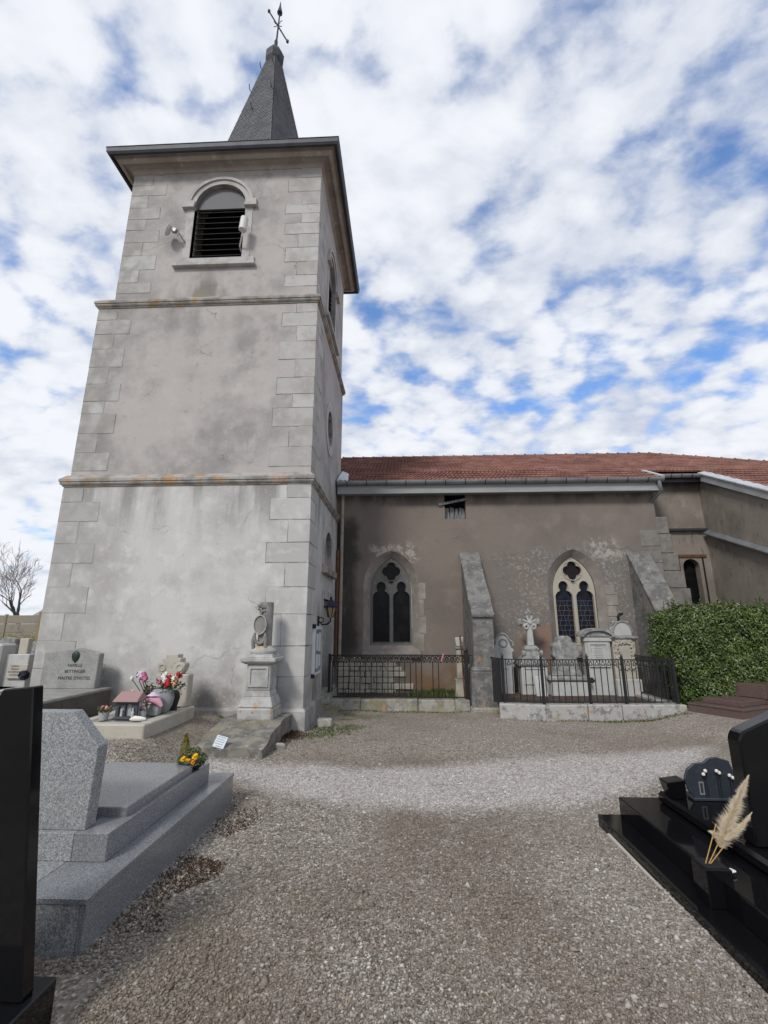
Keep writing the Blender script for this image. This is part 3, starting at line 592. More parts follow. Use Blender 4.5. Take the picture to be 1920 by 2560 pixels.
# antennas
p = PY(431, 577, YB - .2)
an = thing('dish_antenna', (p.x, YB, p.z), 'small round white dish antenna left of the belfry louvres', 'antenna')
m = MB().lathe([(.02, 0), (.11, .012), (.14, .05), (.136, .056), (.10, .03), (.012, .018)], (0, 0, 0), 18); rm = Matrix.Rotation(R(-68), 3, 'Y') @ Matrix.Rotation(R(25), 3, 'X')
m.v = [tuple(Vector((p.x - .05, YB - .20, p.z)) + rm @ Vector(q)) for q in m.v]; part('dish', m, 'antenna', an, smooth=True)
part('feed_box', MB().obox((p.x + .05, YB - .2, p.z), (.05, .04, .05), Matrix.Rotation(R(20), 3, 'Y')), 'antenna_grey', an, bevel=.01)
part('bracket', MB().tube([(p.x + .06, YB - .19, p.z), (p.x + .14, YB - .17, p.z - .04), (p.x + .2, YB - .05, p.z - .13), (p.x + .22, YB + .02, p.z - .13)], .014, 6).tube([(p.x + .12, YB - .18, p.z + .09), (p.x + .12, YB - .18, p.z - .12)], .018, 6), 'antenna_grey', an)
p0, p1 = PY(612, 545, YB - .25), PY(606, 576, YB - .25)
an = thing('panel_antenna', (p0.x, YB, p1.z), 'white tubular antenna in front of the right belfry jamb', 'antenna')
part('radome', MB().tube([p1, p1.lerp(p0, .04), p1.lerp(p0, .96), p0], [.06, .085, .085, .06], 14), 'antenna', an, smooth=True)
part('bracket', MB().tube([p1 + Vector((0, .02, .02)), p1 + Vector((-.02, .05, -.10)), p1 + Vector((-.12, .22, -.2)), p1 + Vector((-.14, .36, -.21))], .016, 6), 'antenna', an)
# lantern and notice board on the side face
ln = thing('wall_lantern', (TXR, 9.55, 1.75), 'black wrought iron lantern on a scroll bracket beside the church door', 'lantern')
yl, zl = 9.5, 1.80; xc = TXR + .26
part('bracket', MB().box(TXR - .01, TXR + .03, yl - .04, yl + .04, zl - .13, zl + .1).tube([(TXR + .02, yl, zl), (TXR + .10, yl, zl - .07), (TXR + .2, yl, zl - .06), (xc, yl, zl), (xc, yl, zl + .07)], .016, 6).tube([(TXR + .07 + .05 * math.cos(t), yl, zl + .02 + .05 * math.sin(t)) for t in [R(-90) + R(330) * k / 10 for k in range(11)]], .012, 5), 'iron', ln)
b = part('lantern_glass', MB().loft([[(xc + r * math.cos(R(60 * k)), yl + r * math.sin(R(60 * k)), z) for k in range(6)] for r, z in ((.05, zl + .08), (.105, zl + .27))], True, True), 'amber', ln)
for k in range(6):
    c_, s_ = math.cos(R(60 * k)), math.sin(R(60 * k)); part('lantern_bar', MB().bar((xc + .052 * c_, yl + .052 * s_, zl + .07), (xc + .108 * c_, yl + .108 * s_, zl + .27), .014), 'iron', b)
part('lantern_roof', MB().lathe([(.15, zl + .27), (.155, zl + .29), (.10, zl + .34), (.06, zl + .40), (.02, zl + .43), (.03, zl + .45), (.005, zl + .49)], (xc, yl, 0), 6), 'blue_dark', ln)
nb = thing('notice_board', (TXR, 9.2, .9), 'narrow white framed glass notice case on the side of the tower', 'notice board')
part('case', MB().box(TXR, TXR + .055, 8.98, 9.72, .80, 1.70), 'white_paint', nb, bevel=.008)
part('glass', MB().box(TXR + .0555, TXR + .06, 9.06, 9.66, .86, 1.64), 'notice', nb)
part('corner_cap', MB().box(TXR + .001, TXR + .07, 8.95, 9.0, 1.66, 1.74).box(TXR + .001, TXR + .07, 8.95, 9.0, .77, .84), 'blue_dark', nb)
for k, (ya, yb, za, zb) in enumerate(((9.12, 9.34, 1.25, 1.56), (9.38, 9.6, 1.22, 1.58), (9.12, 9.36, .92, 1.18), (9.40, 9.6, .95, 1.16))):
    part('paper_sheet', MB().box(TXR + .0605, TXR + .062, ya, yb, za, zb), 'paper', nb)

# ------------------------------------------------------------------ church nave
NY = 11.9; NXR = 6.45
nave = thing('church_nave', (2.4, 14, 0), 'low brown rendered church nave with red tiled roof and gothic windows', 'church nave')
W1, W2 = -.345, 4.27
hatch = (1.07, 1.62, 4.42, 5.2)
def window_outer(c): return gothic(c, .70, 1.12, 2.72, 3.60)
def wall_open(c): return gothic(c, .53, 1.24, 2.58, 3.44)
o1, o2 = window_outer(W1), window_outer(W2)
part('wall', MB().plate(rect(TXR - .4, NXR, -.3, 5.3), [o1, o2, rect(*hatch)], FY(NY), 0, .45), 'nave', nave)
part('wall', MB().box(NXR - .45, NXR, NY + .452, 20, -.3, 5.3), 'nave', nave)
def nave_window(c, tmat, gmat, leaded):
    # splayed stone surround between the wall face and the tracery
    so_ = part('window_surround', MB().loft([[(x, NY + .0, z) for x, z in window_outer(c)], [(x, NY + .17, z) for x, z in wall_open(c)], [(x, NY + .42, z) for x, z in wall_open(c)]]), 'win_surround', nave)
    a = .52; out = gothic(c, a, 1.25, 2.58, 3.43); la = .213
    holes = [trefoil(c - .258, la, 1.32, 2.44), trefoil(c + .258, la, 1.32, 2.44), quatrefoil(c, 3.08, .122, .118)]
    tr = part('tracery', MB().plate(out, holes, FY(NY), .19, .30), tmat, so_)
    # raised mouldings round the openings
    def band(lp, w_, d):
        n = len(lp); cx = sum(p[0] for p in lp) / n; cz = sum(p[1] for p in lp) / n
        ol = []
        for i in range(n):
            p0, p1 = lp[i - 1], lp[(i + 1) % n]; tx, tz = p1[0] - p0[0], p1[1] - p0[1]; q = math.hypot(tx, tz) or 1; ol.append((lp[i][0] + tz / q * w_, lp[i][1] - tx / q * w_))
        return MB().loft([[(x, NY + .19, z) for x, z in lp], [(x, NY + .19 - d, z) for x, z in lp], [(x, NY + .19 - d, z) for x, z in ol], [(x, NY + .19, z) for x, z in ol]])
    for h_ in holes: part('moulding', band(h_, .012, .018), tmat, tr)
    qr = [(c + .235 * math.cos(t), 3.08 + .235 * math.sin(t)) for t in [2 * math.pi * k / 24 for k in range(24)]]
    part('moulding', band(qr, .02, .022), tmat, tr)
    edge = gothic(c, a + .004, 1.245, 2.58, 3.434)
    part('edge_strip', band(edge, .014, .008), 'iron', tr)
    for k, h_ in enumerate(holes): part('pane', MB().plate(h_, [], FY(NY), .262, .27), gmat, tr)
    if leaded:
        for sx in (-.258, .258):
            for z in [1.36 + .12 * k for k in range(9)]:
                part('lead_came', MB().box(c + sx - la, c + sx + la, NY + .255, NY + .261, z, z + .008), 'lead', tr)
            for x in (-.1, 0, .1):
                part('lead_came', MB().tube([(c + sx + x + .03 * math.sin(k * 1.9 + x * 20 + sx), NY + .258, 1.34 + .11 * k) for k in range(10)], .005, 4), 'lead', tr)
    sill = MB().hexa([(c - .72, NY - .10, .95), (c + .72, NY - .10, .95), (c + .76, NY + .05, .93), (c - .76, NY + .05, .93)], [(c - .74, NY - .12, 1.06), (c + .74, NY - .12, 1.06), (c + .66, NY + .2, 1.24), (c - .66, NY + .2, 1.24)])
    part('sill', sill.jitter(.012), 'win_surround', so_, bevel=.02)
nave_window(W1, 'tracery_old', 'glass_dark', False); nave_window(W2, 'tracery', 'glass_stained', True)
# pale jamb blocks beside the right window
for k in range(6):
    z0 = 1.15 + k * .26; wd = (.30, .24)[k % 2]; part('jamb_stone', MB().box(W2 + .69, W2 + .69 + wd, NY - .012, NY + .2, z0, z0 + .252), 'win_surround', nave, bevel=.01)
for k in range(4):
    z0 = 1.1 + k * .42; part('jamb_stone', MB().box(W1 + .70, W1 + .70 + (.12, .17)[k % 2], NY - .006, NY + .2, z0, z0 + .41), 'win_surround', nave, bevel=.006)
# hatch under the eaves
hx0, hx1, hz0, hz1 = hatch
part('hatch_back', MB().box(hx0, hx1, NY + .4, NY + .42, hz0, hz1), 'dark', nave)
for k, (a, b, t) in enumerate(((.0, .14, .33), (.15, .27, .36), (.28, .38, .31), (.39, .545, .34))):
    part('hatch_board', MB().hexa([(hx0 + a, NY + .14, hz0), (hx0 + b, NY + .14, hz0), (hx0 + b, NY + .165, hz0), (hx0 + a, NY + .165, hz0)], [(hx0 + a + .01, NY + .14, hz0 + t), (hx0 + b - .01, NY + .14, hz0 + t - .04 * (k % 2)), (hx0 + b - .01, NY + .165, hz0 + t - .04 * (k % 2)), (hx0 + a + .01, NY + .165, hz0 + t)]), 'board', nave)
a, b = PY(1096, 1262, NY - .03), PY(1166, 1248, NY - .03); part('loose_batten', MB().bar(a, b, .05, .06), 'board', nave)
# rubble showing low on the wall, left of the buttress
rr = random.Random(3)
z = .12
while z < .95:
    x = -1.66; hh = rr.uniform(.09, .15)
    while x < -.15 + rr.uniform(-.2, .1):
        wd = rr.uniform(.14, .32); part('rubble_stone', MB().box(x, x + wd - .012, NY - rr.uniform(.015, .05), NY + .1, z, z + hh - .012).jitter(.008), 'stone_cream', nave, bevel=.015, rnd=rr.random()); x += wd
    z += hh
# eave: fascia board, half-round gutter with joints
EY, EZ = 11.55, 5.36; GXL, GXR = TXR + .02, 6.58
part('fascia_board', MB().box(GXL, GXR - .02, EY + .06, EY + .10, EZ - .31, EZ - .03), 'fascia', nave)
part('soffit', MB().box(GXL, GXR - .05, EY + .10, NY + .02, EZ - .29, EZ - .26), 'fascia', nave)
def gutter(x0, x1, y, z, parent, step=.51, r=.085):
    prof = [(y + r * math.cos(t), z - r * 1.15 * math.sin(t)) for t in [math.pi * k / 8 for k in range(9)]]
    prof2 = [(yy * .88 + y * .12, zz_ * .88 + z * .12) for yy, zz_ in prof[::-1]]
    pr = prof + prof2; gt = part('gutter', MB().loft([[(x0, a_, b_) for a_, b_ in pr], [(x1, a_, b_) for a_, b_ in pr]], True, True), 'zinc', parent, smooth=True)
    x = x0 + .25
    while x < x1 - .05:
        o_ = [(y + (r + .006) * math.cos(t), z - (r + .006) * 1.15 * math.sin(t)) for t in [math.pi * k / 8 for k in range(9)]]; i_ = [(y + (r - .004) * math.cos(t), z - (r - .004) * 1.15 * math.sin(t)) for t in [math.pi * (8 - k) / 8 for k in range(9)]]
        part('gutter_strap', MB().loft([[(x, a_, b_) for a_, b_ in o_ + i_], [(x + .022, a_, b_) for a_, b_ in o_ + i_]], True, True), 'zinc_dark', gt); x += step
    return gt
gutter(GXL, GXR, EY, EZ, nave)
# downpipe elbow at the right end, downpipes in the corner with the tower
part('downpipe', MB().tube([(GXR - .12, EY, EZ - .06), (GXR - .10, EY + .02, EZ - .22), (GXR - .06, EY + .10, EZ - .32), (GXR - .18, EY + .32, EZ - .50), (GXR - .2, EY + .40, EZ - .52)], .048, 10), 'zinc', nave, smooth=True)
part('downpipe', MB().tube([(TXR + .14, NY - .10, 5.15), (TXR + .14, NY - .10, .95)], .045, 10), 'pipe', nave, smooth=True)
part('rusty_pipe', MB().tube([(TXR + .05, NY - .16, 3.6), (TXR + .05, NY - .16, .75)], .038, 10), 'rust', nave, smooth=True)
# ---- roof: one slope from the eaves to the ridge, hip at the right
SL = .52; RY, RZ = 16.0, EZ - .02 + SL * (16.0 - EY)
HX = 8.75                                               # where the hip starts on the ridge
def rz(y): return EZ - .02 + SL * (y - EY)
AX = 8.02; AEY = 12.2                                   # annex west wall, recessed eave behind the nave end
roof = part('roof', MB().loft([[(TXR + .05, EY + .05, rz(EY + .05) - .03), (GXR - .02, EY + .05, rz(EY + .05) - .03), (GXR - .02, AEY, rz(AEY) - .05), (AX, AEY, rz(AEY) - .05), (AX, 8.6, rz(8.6) - .05), (14.5, 8.6, rz(8.6) - .05), (14.5, RY + HX - 14.5, rz(RY + HX - 14.5) - .05), (HX, RY, RZ - .05), (-2.3, RY, RZ - .05), (-2.3, 12.6, rz(12.6) - .05), (TXR + .05, 12.6, rz(12.6) - .05)],
      ][:1] * 1 + [[(x, y, z - .03) for x, y, z in [(TXR + .05, EY + .05, rz(EY + .05) - .03), (GXR - .02, EY + .05, rz(EY + .05) - .03), (GXR - .02, AEY, rz(AEY) - .05), (AX, AEY, rz(AEY) - .05), (AX, 8.6, rz(8.6) - .05), (14.5, 8.6, rz(8.6) - .05), (14.5, RY + HX - 14.5, rz(RY + HX - 14.5) - .05), (HX, RY, RZ - .05), (-2.3, RY, RZ - .05), (-2.3, 12.6, rz(12.6) - .05), (TXR + .05, 12.6, rz(12.6) - .05)]]], True, True), 'tile', nave, rnd=.2)
part('roof_back', MB().loft([[(-2.3, RY + .01, RZ - .05), (HX, RY + .01, RZ - .05), (HX + 3, 20.4, 5.3), (-2.3, 20.4, 5.3)], [(-2.3, RY + .01, RZ - .13), (HX, RY + .01, RZ - .13), (HX + 3, 20.4, 5.2), (-2.3, 20.4, 5.2)]], True, True), 'tile', roof, rnd=.2)
TW, TE = .222, .335; ang = math.atan(SL); ca, sa = math.cos(ang), math.sin(ang)
def tile_verts():
    xs = [i / 8 * TW for i in range(9)]; pf = [0, .016, .026, .016, .002, .016, .026, .016, 0]
    V_ = []
    for s_, lift in ((-.03, .045), (-.03, .030), (TE, .006)):
        V_ += [(x, s_, lift + h_ if lift != .030 else .005 + h_ * .4) for x, h_ in zip(xs, pf)]
    top = list(range(9)); lip = list(range(9, 18)); back = list(range(18, 27)); F_ = []
    for i in range(8): F_ += [(top[i], top[i + 1], back[i + 1], back[i]), (lip[i], lip[i + 1], top[i + 1], top[i])]
    return V_, F_
TV, TF = tile_verts()
TV = [(x, s_ * ca - h_ * sa, s_ * sa + h_ * ca) for x, s_, h_ in TV]
tile_me = []
for k in range(6):
    me = bpy.data.meshes.new('roof_tile'); me.from_pydata(TV, [], TF); me.materials.append(mats['tile']); rnd_attr(me, k / 5); me.polygons.foreach_set('use_smooth', [i % 2 == 0 for i in range(len(TF))]); tile_me.append(me)
spots = []
rows = int((RY - 8.6) / (TE * ca)); r0 = -int((EY - 8.6) / (TE * ca)) 
for r_ in range(r0, int((RY - EY) / (TE * ca)) + 1):
    y = EY + r_ * TE * ca
    if y > RY - .05: continue
    x = -2.3 if y > 12.6 else TXR + .06
    while x < 12.5:
        xe = x + TW * .5; ok = True
        if y < EY - .01 and xe < AX: ok = False
        if y < AEY - .05 and GXR - .1 < xe < AX: ok = False
        if xe > HX + (RY - y): ok = False
        if xe > .9 * y + .8: ok = False
        if ok: spots.append((x, y))
        x += TW
spots.sort(key=lambda s_: s_[1] * .9 + abs(s_[0] - 2) * .05)
for (x, y) in spots[:300]: link('roof_tile', random.choice(tile_me), (x, y + random.uniform(-.006, .006), rz(y) + random.uniform(-.003, .004)), roof)
TVa = np.array(TV); TFa = np.array(TF); rest = spots[300:]
V = np.concatenate([TVa + np.array([x, y + random.uniform(-.006, .006), rz(y) + random.uniform(-.003, .004)]) for x, y in rest]); Fc = np.concatenate([TFa + i * len(TVa) for i in range(len(rest))])
fast('roof_tiles', V, Fc, 'tile', roof, np.repeat(RNG.random(len(rest)), len(TFa)), 'stuff')
# ridge and hip caps
def ridge_cap(a, b):
    a = Vector(a); b = Vector(b); n = max(1, int((b - a).length / .36)); d = (b - a) / n; m0 = None
    side = Vector((d.y, -d.x, 0)).normalized(); upv = side.cross(d).normalized(); upv = upv if upv.z > 0 else -upv
    for k in range(n):
        p = a + d * k; loops = []
        for t, rr_ in ((-.04, .118), (.06, .118), (.07, .10), (1.0, .085)):
            q = p + d * t; loops.append([q + side * (rr_ * math.cos(u)) + upv * (rr_ * .85 * math.sin(u) - .02) for u in [math.pi * i / 7 for i in range(8)]])
        part('ridge_tile', MB().loft(loops, False), 'tile', roof, smooth=True, rnd=random.random())
ridge_cap((-2.2, RY, RZ), (HX, RY, RZ)); ridge_cap((HX, RY, RZ), (12.6, RY + HX - 12.6, rz(RY + HX - 12.6)))
# flashings at the tower and at the roof end
part('flashing', MB().hexa([(TXR, 11.5, rz(11.5) + .02), (TXR + .32, 11.5, rz(11.5) + .02), (TXR + .22, 12.5, rz(12.5) + .05), (TXR, 12.5, rz(12.5) + .05)], [(TXR, 11.5, rz(11.5) + .10), (TXR + .28, 11.5, rz(11.5) + .07), (TXR + .18, 12.5, rz(12.5) + .09), (TXR, 12.5, rz(12.5) + .16)]), 'zinc_pale', roof, bevel=.02)
part('verge_flashing', MB().bar((GXR - .02, EY - .04, rz(EY) + .05), (GXR - .02, AEY + .25, rz(AEY + .25) + .05), .10, .05), 'zinc_pale', roof)
# ---- buttresses
def buttress(x0, x1, yf, zt, zl, nm, lab):
    b = thing(nm, ((x0 + x1) / 2, (yf + NY) / 2, 0), lab, 'buttress'); dx = .0
    body = MB(); body.add([(x0, yf, .8), (x1, yf, .8), (x1, NY + .03, .8), (x0, NY + .03, .8), (x0, yf, zl), (x1, yf, zl), (x1, NY + .03, zt), (x0, NY + .03, zt)], [(3, 2, 1, 0), (4, 5, 6, 7), (0, 1, 5, 4), (1, 2, 6, 5), (2, 3, 7, 6), (3, 0, 4, 7)])
    part('shaft', body, 'rubble', b, bevel=.012)
    part('base', MB().hexa([(x0 - .09, yf - .08, -.2), (x1 + .09, yf - .08, -.2), (x1 + .09, NY, -.2), (x0 - .09, NY, -.2)], [(x0 - .07, yf - .06, .80), (x1 + .07, yf - .06, .80), (x1 + .07, NY, .80), (x0 - .07, NY, .80)]), 'rubble', b, bevel=.03)
    part('base_chamfer', MB().hexa([(x0 - .07, yf - .06, .80), (x1 + .07, yf - .06, .80), (x1 + .07, NY, .80), (x0 - .07, NY, .80)], [(x0 - .01, yf - .01, .875), (x1 + .01, yf - .01, .875), (x1 + .01, NY, .875), (x0 - .01, NY, .875)]), 'rubble', b, bevel=.01)
    part('foot', MB().box(x0 - .12, x1 + .10, yf - .12, yf + .2, -.2, .10).jitter(.01), 'kerb', b, bevel=.03)
    n = 5; dy = (NY + .02 - (yf - .06)) / n; sl = (zt - zl) / (NY - yf)
    for k in range(n):
        ya = yf - .06 + dy * k + .004; yb = ya + dy - .008; h_ = .07 + random.uniform(0, .02); e = random.uniform(.015, .035)
        q = lambda y: zl + sl * (y - yf)
        part('coping_slab', MB().hexa([(x0 - e, ya, q(ya) + .004), (x1 + e, ya, q(ya) + .004), (x1 + e, yb, q(yb) + .004), (x0 - e, yb, q(yb) + .004)], [(x0 - e, ya, q(ya) + h_), (x1 + e, ya, q(ya) + h_), (x1 + e, yb, q(yb) + h_), (x0 - e, yb, q(yb) + h_)]).jitter(.008), 'rubble', b, bevel=.015)
buttress(1.44, 1.88, 10.27, 3.45, 1.93, 'buttress', 'weathered stone buttress between the two railed grave plots')
buttress(5.62, 6.14, 10.95, 3.46, 2.10, 'buttress', 'weathered stone buttress half hidden behind the hedge')
# corner quoins on the nave end and the stepped pier behind
for k in range(9):
    z0 = .3 + k * .42; wd = (.45, .28)[k % 2]
    if z0 < 4.0: part('quoin_stone', MB().box(NXR - wd, NXR + .012, NY - .012, NY + .4, z0, z0 + .41), 'pier_stone', nave, bevel=.012)
pier = thing('stepped_pier', (6.75, 12.2, 0), 'grey ashlar stepped pier at the end of the nave beside a dark slit window', 'pier')
zz_ = 0.
for k, (xa, xb, za, zb) in enumerate(((6.47, 7.18, 0, 2.2), (6.47, 7.10, 2.2, 2.62), (6.47, 7.02, 2.62, 3.05), (6.47, 6.93, 3.05, 3.5), (6.47, 6.84, 3.5, 4.0), (6.47, 6.80, 4.0, 4.45))):
    part('ashlar_block', MB().box(xa, xb, 12.0, 12.44, za + .003, zb - .003), 'pier_stone', pier, bevel=.015)

# ------------------------------------------------------------------ annex to the right
annex = thing('church_annex', (9, 12, 0), 'brown rendered church annex with sloping verge behind the hedge', 'annex')
AY = 12.5; aw = [(7.30 + (.40) * (0), 0)]
awin = [(7.30, 1.6), (7.72, 1.6), (7.72, 3.22)] + [(7.51 + .21 * math.cos(t), 3.22 + .2 * math.sin(t)) for t in [math.pi * k / 8 for k in range(1, 8)]] + [(7.30, 3.22)]
part('wall', MB().plate(rect(NXR + .002, AX + .4, -.3, rz(AEY) - .12), [awin], FY(AY), 0, .3), 'annex', annex)
part('pane', MB().plate([(x, z) for x, z in awin], [], FY(AY), .2, .22), 'glass_dark', annex)
part('lintel', MB().box(7.10, 7.92, AY - .03, AY + .1, 3.46, 3.53), 'rust', annex)
for x in (7.17, 7.79): part('window_rail', MB().box(x, x + .025, AY - .05, AY - .02, 2.3, 3.46), 'iron', annex)
part('wall', MB().add([(AX, 8.9, -.3), (AX, AY, -.3), (AX, AY, rz(AY) - .14), (AX, 8.9, rz(8.9) - .14), (AX + .4, 8.9, -.3), (AX + .4, AY, -.3), (AX + .4, AY, rz(AY) - .14), (AX + .4, 8.9, rz(8.9) - .14)], [(0, 1, 2, 3), (7, 6, 5, 4), (0, 3, 7, 4), (1, 0, 4, 5), (2, 1, 5, 6), (3, 2, 6, 7)]), 'annex', annex)
part('verge_board', MB().hexa([(AX - .10, 8.7, rz(8.7) - .21), (AX - .02, 8.7, rz(8.7) - .21), (AX - .02, AEY + .02, rz(AEY) - .21), (AX - .10, AEY + .02, rz(AEY) - .21)], [(AX - .10, 8.7, rz(8.7) - .02), (AX - .02, 8.7, rz(8.7) - .02), (AX - .02, AEY + .02, rz(AEY) - .02), (AX - .10, AEY + .02, rz(AEY) - .02)]), 'fascia', annex)
part('verge_cap', MB().hexa([(AX - .13, 8.7, rz(8.7) - .018), (AX + .10, 8.7, rz(8.7) - .018), (AX + .10, AEY + .04, rz(AEY) - .0), (AX - .13, AEY + .04, rz(AEY) - .0)], [(AX - .13, 8.7, rz(8.7) + .02), (AX + .10, 8.7, rz(8.7) + .06), (AX + .10, AEY + .04, rz(AEY) + .07), (AX - .13, AEY + .04, rz(AEY) + .03)]), 'zinc_pale', annex)
gutter(GXR + .02, AX - .10, AEY - .02, rz(AEY) - .04, annex, .27, .075)
part('eave_board', MB().box(GXR - .1, AX - .1, AEY + .06, AEY + .09, rz(AEY) - .22, rz(AEY) - .03), 'zinc_dark', annex)
m = MB().box(6.82, AX - .005, AY - .10, AY - .002, 4.16, 4.22)
part('flashing', m, 'zinc_dark', annex)
part('flashing', MB().hexa([(AX - .14, 8.9, 2.62), (AX - .002, 8.9, 2.68), (AX - .002, AY - .1, 4.13), (AX - .14, AY - .1, 4.07)], [(AX - .14, 8.9, 2.65), (AX - .002, 8.9, 2.72), (AX - .002, AY - .1, 4.17), (AX - .14, AY - .1, 4.10)]), 'zinc', annex)

# ------------------------------------------------------------------ railed plots by the nave wall
KY = 10.32
kerb = thing('stone_kerb', (-.2, KY, 0), 'yellow lichened stone kerb under the left iron railing', 'kerb')
xs = [-1.66, -.95, .25, 1.02, 1.33]
for a, b in zip(xs[:-1], xs[1:]): part('kerb_stone', MB().box(a + .004, b - .004, KY + random.uniform(-.008, .008), KY + .28, -.12, .215 + random.uniform(-.006, .006)).jitter(.006), 'kerb', kerb, bevel=.015)
struct('soil_bed', MB().box(-1.7, 1.36, KY + .281, NY - .002, -.1, .15), 'soil')
RY1 = KY + .14; rz0, rz1 = .22, 1.10
rail = thing('iron_railing', (-.15, RY1, rz0), 'black iron railing with ring frieze and missing bars at its right end', 'railing', None)
part('top_rail', MB().box(-1.63, 1.42, RY1 - .016, RY1 + .016, rz1 - .018, rz1 + .004), 'iron', rail)
part('bottom_rail', MB().box(-1.63, 1.36, RY1 - .014, RY1 + .014, rz0 + .02, rz0 + .042), 'iron', rail)
pitch = .1195
def torus(c, r, t, n=12, k=5):
    m = MB(); m.loft([[(c[0] + (r + t * math.cos(b)) * math.cos(a), c[1] + t * math.sin(b), c[2] + (r + t * math.cos(b)) * math.sin(a)) for b in [2 * math.pi * j / k for j in range(k)]] for a in [2 * math.pi * i / n for i in range(n + 1)]]); return m
bar_me, bo = mesh_from('baluster', MB().tube([(0, 0, rz0 + .03), (0, 0, rz1 - .13)], .0105, 6).lathe([(.011, 0), (.02, .012), (.011, .024)], (0, 0, rz1 - .16), 6), 'iron', org=(0, 0, 0))
fz = MB(); t_ = torus((0, 0, rz1 - .055), .030, .010); fz.add(t_.v, t_.f)
for s_ in (-1, 1):
    fz.tube([(0, 0, rz1 - .15), (s_ * .02, 0, rz1 - .115), (s_ * .045, 0, rz1 - .085), (s_ * .06, 0, rz1 - .02)], .009, 5); fz.tube([(s_ * .06, 0, rz1 - .15), (s_ * .045, 0, rz1 - .11), (s_ * .022, 0, rz1 - .085)], .008, 5); fz.obox((s_ * .045, 0, rz1 - .15), (.011, .008, .011), Matrix.Rotation(R(45), 3, 'Y'))
fz_me, _ = mesh_from('frieze_motif', fz, 'iron', org=(0, 0, 0))
n = 25
for k in range(n):
    x = -1.57 + pitch * k; link('frieze_motif', fz_me, (x, RY1, 0), rail)
    if k < 17 or k in (18, 19): link('baluster', bar_me, (x, RY1, 0), rail)
part('end_post', MB().box(1.255, 1.325, RY1 - .03, RY1 + .03, .15, 1.16).lathe([(.03, 1.16), (.045, 1.19), (.004, 1.26)], (1.29, RY1, 0), 8), 'iron', rail)
part('end_post', MB().box(-1.66, -1.61, RY1 - .025, RY1 + .025, .15, 1.12), 'iron', rail)
solo('leaning_iron_bar', MB().tube([(1.27, RY1 + .25, .16), (1.25, RY1 + .3, 1.0), (1.22, RY1 + .35, 1.5)], .02, 6).add([(1.26, RY1 + .33, 1.05), (1.36, RY1 + .36, 1.35), (1.38, RY1 + .36, 1.38), (1.30, RY1 + .33, 1.0)], [(0, 1, 2, 3)]), 'rust', 'rusty iron bar leaning beside the buttress behind the left railing', 'bar')
solo('ribbon', MB().loft([[(.80, RY1 - .03, rz1 + .03), (.83, RY1 - .03, rz1 + .035)], [(.775, RY1 - .035, rz1 - .04), (.80, RY1 - .035, rz1 - .05)], [(.75, RY1 - .03, rz1 - .13), (.775, RY1 - .03, rz1 - .14)]], False), mk('pink_ribbon', (.5, .16, .2), .7), 'faded pink ribbon tied to the left iron railing', 'ribbon')
# right plot: kerb, railing on three sides
K2 = [PZ(1250, 1797, 0), PZ(1368, 1802, 0), PZ(1560, 1797, .03), PZ(1722, 1787, .1)]
K2 = [Vector((p.x, p.y, 0)) for p in K2]; kt = .27
kerb2 = thing('stone_kerb', (3.3, 9.6, 0), 'pale mottled stone kerb under the right iron railing', 'kerb')
def kseg(a, b, nm='kerb_stone', w_=.24, z0=-.15, z1=kt):
    d = (b - a).normalized(); nrm = Vector((-d.y, d.x, 0)); a_ = a + d * .004; b_ = b - d * .004
    q = [a_, b_, b_ + nrm * w_, a_ + nrm * w_]; part(nm, MB().hexa([(p.x, p.y, z0) for p in q], [(p.x, p.y, z1) for p in q]).jitter(.006), 'kerb_pale', kerb2, bevel=.018)
kseg(K2[0], K2[1]); kseg(K2[1], K2[1].lerp(K2[2], .55)); kseg(K2[1].lerp(K2[2], .55), K2[2]); kseg(K2[2], K2[3])
kseg(Vector((K2[3].x, K2[3].y + .25, 0)), Vector((K2[3].x + .02, 11.8, 0)))
struct('soil_bed', MB().add([(K2[0].x + .05, K2[0].y + .23, .2), (K2[1].x, K2[1].y + .23, .2), (K2[2].x, K2[2].y + .23, .2), (K2[3].x - .23, K2[3].y + .23, .2), (K2[3].x - .23, NY - .002, .22), (1.97, NY - .002, .22)], [(0, 1, 2, 3, 4, 5)]), 'soil')
rail2 = thing('iron_railing', (3.3, 9.7, kt), 'black iron railing with small gate latch around the five old gravestones', 'railing')
def run(pts, skip=(), mot=True, thick=()):
    zb, zt = kt + .035, kt + .80
    for a, b in zip(pts[:-1], pts[1:]):
        part('top_rail', MB().bar((a.x, a.y, zt), (b.x, b.y, zt), .034, .018), 'iron', rail2); part('bottom_rail', MB().bar((a.x, a.y, zb), (b.x, b.y, zb), .022, .018), 'iron', rail2)
        ln_ = (b - a).length; n_ = max(1, round(ln_ / .125)); an = math.atan2((b - a).y, (b - a).x)
        for k in range(n_):
            p = a.lerp(b, (k + .5) / n_); o = link('baluster', bar2_me, (p.x, p.y, 0), rail2)
            if mot: o = link('frieze_motif', mot_me, (a.lerp(b, (k + 1) / n_).x, a.lerp(b, (k + 1) / n_).y, 0), rail2); o.rotation_euler.z = an
bar2_me, _ = mesh_from('baluster', MB().tube([(0, 0, kt + .03), (0, 0, kt + .80)], .009, 6), 'iron', org=(0, 0, 0))
mt_ = MB()
for s_ in (-1, 1): mt_.tube([(0, 0, kt + .785), (s_ * .02, 0, kt + .735), (s_ * .042, 0, kt + .715)], .007, 5); t_ = torus((s_ * .02, 0, kt + .70), .012, .006, 8, 4); mt_.add(t_.v, t_.f)
mot_me, _ = mesh_from('frieze_motif', mt_, 'iron', org=(0, 0, 0))
inn = Vector((0, .11, 0)); RP = [K2[0] + Vector((.13, .12, 0)), K2[1] + inn, K2[2] + inn, K2[3] + Vector((-.10, .11, 0))]
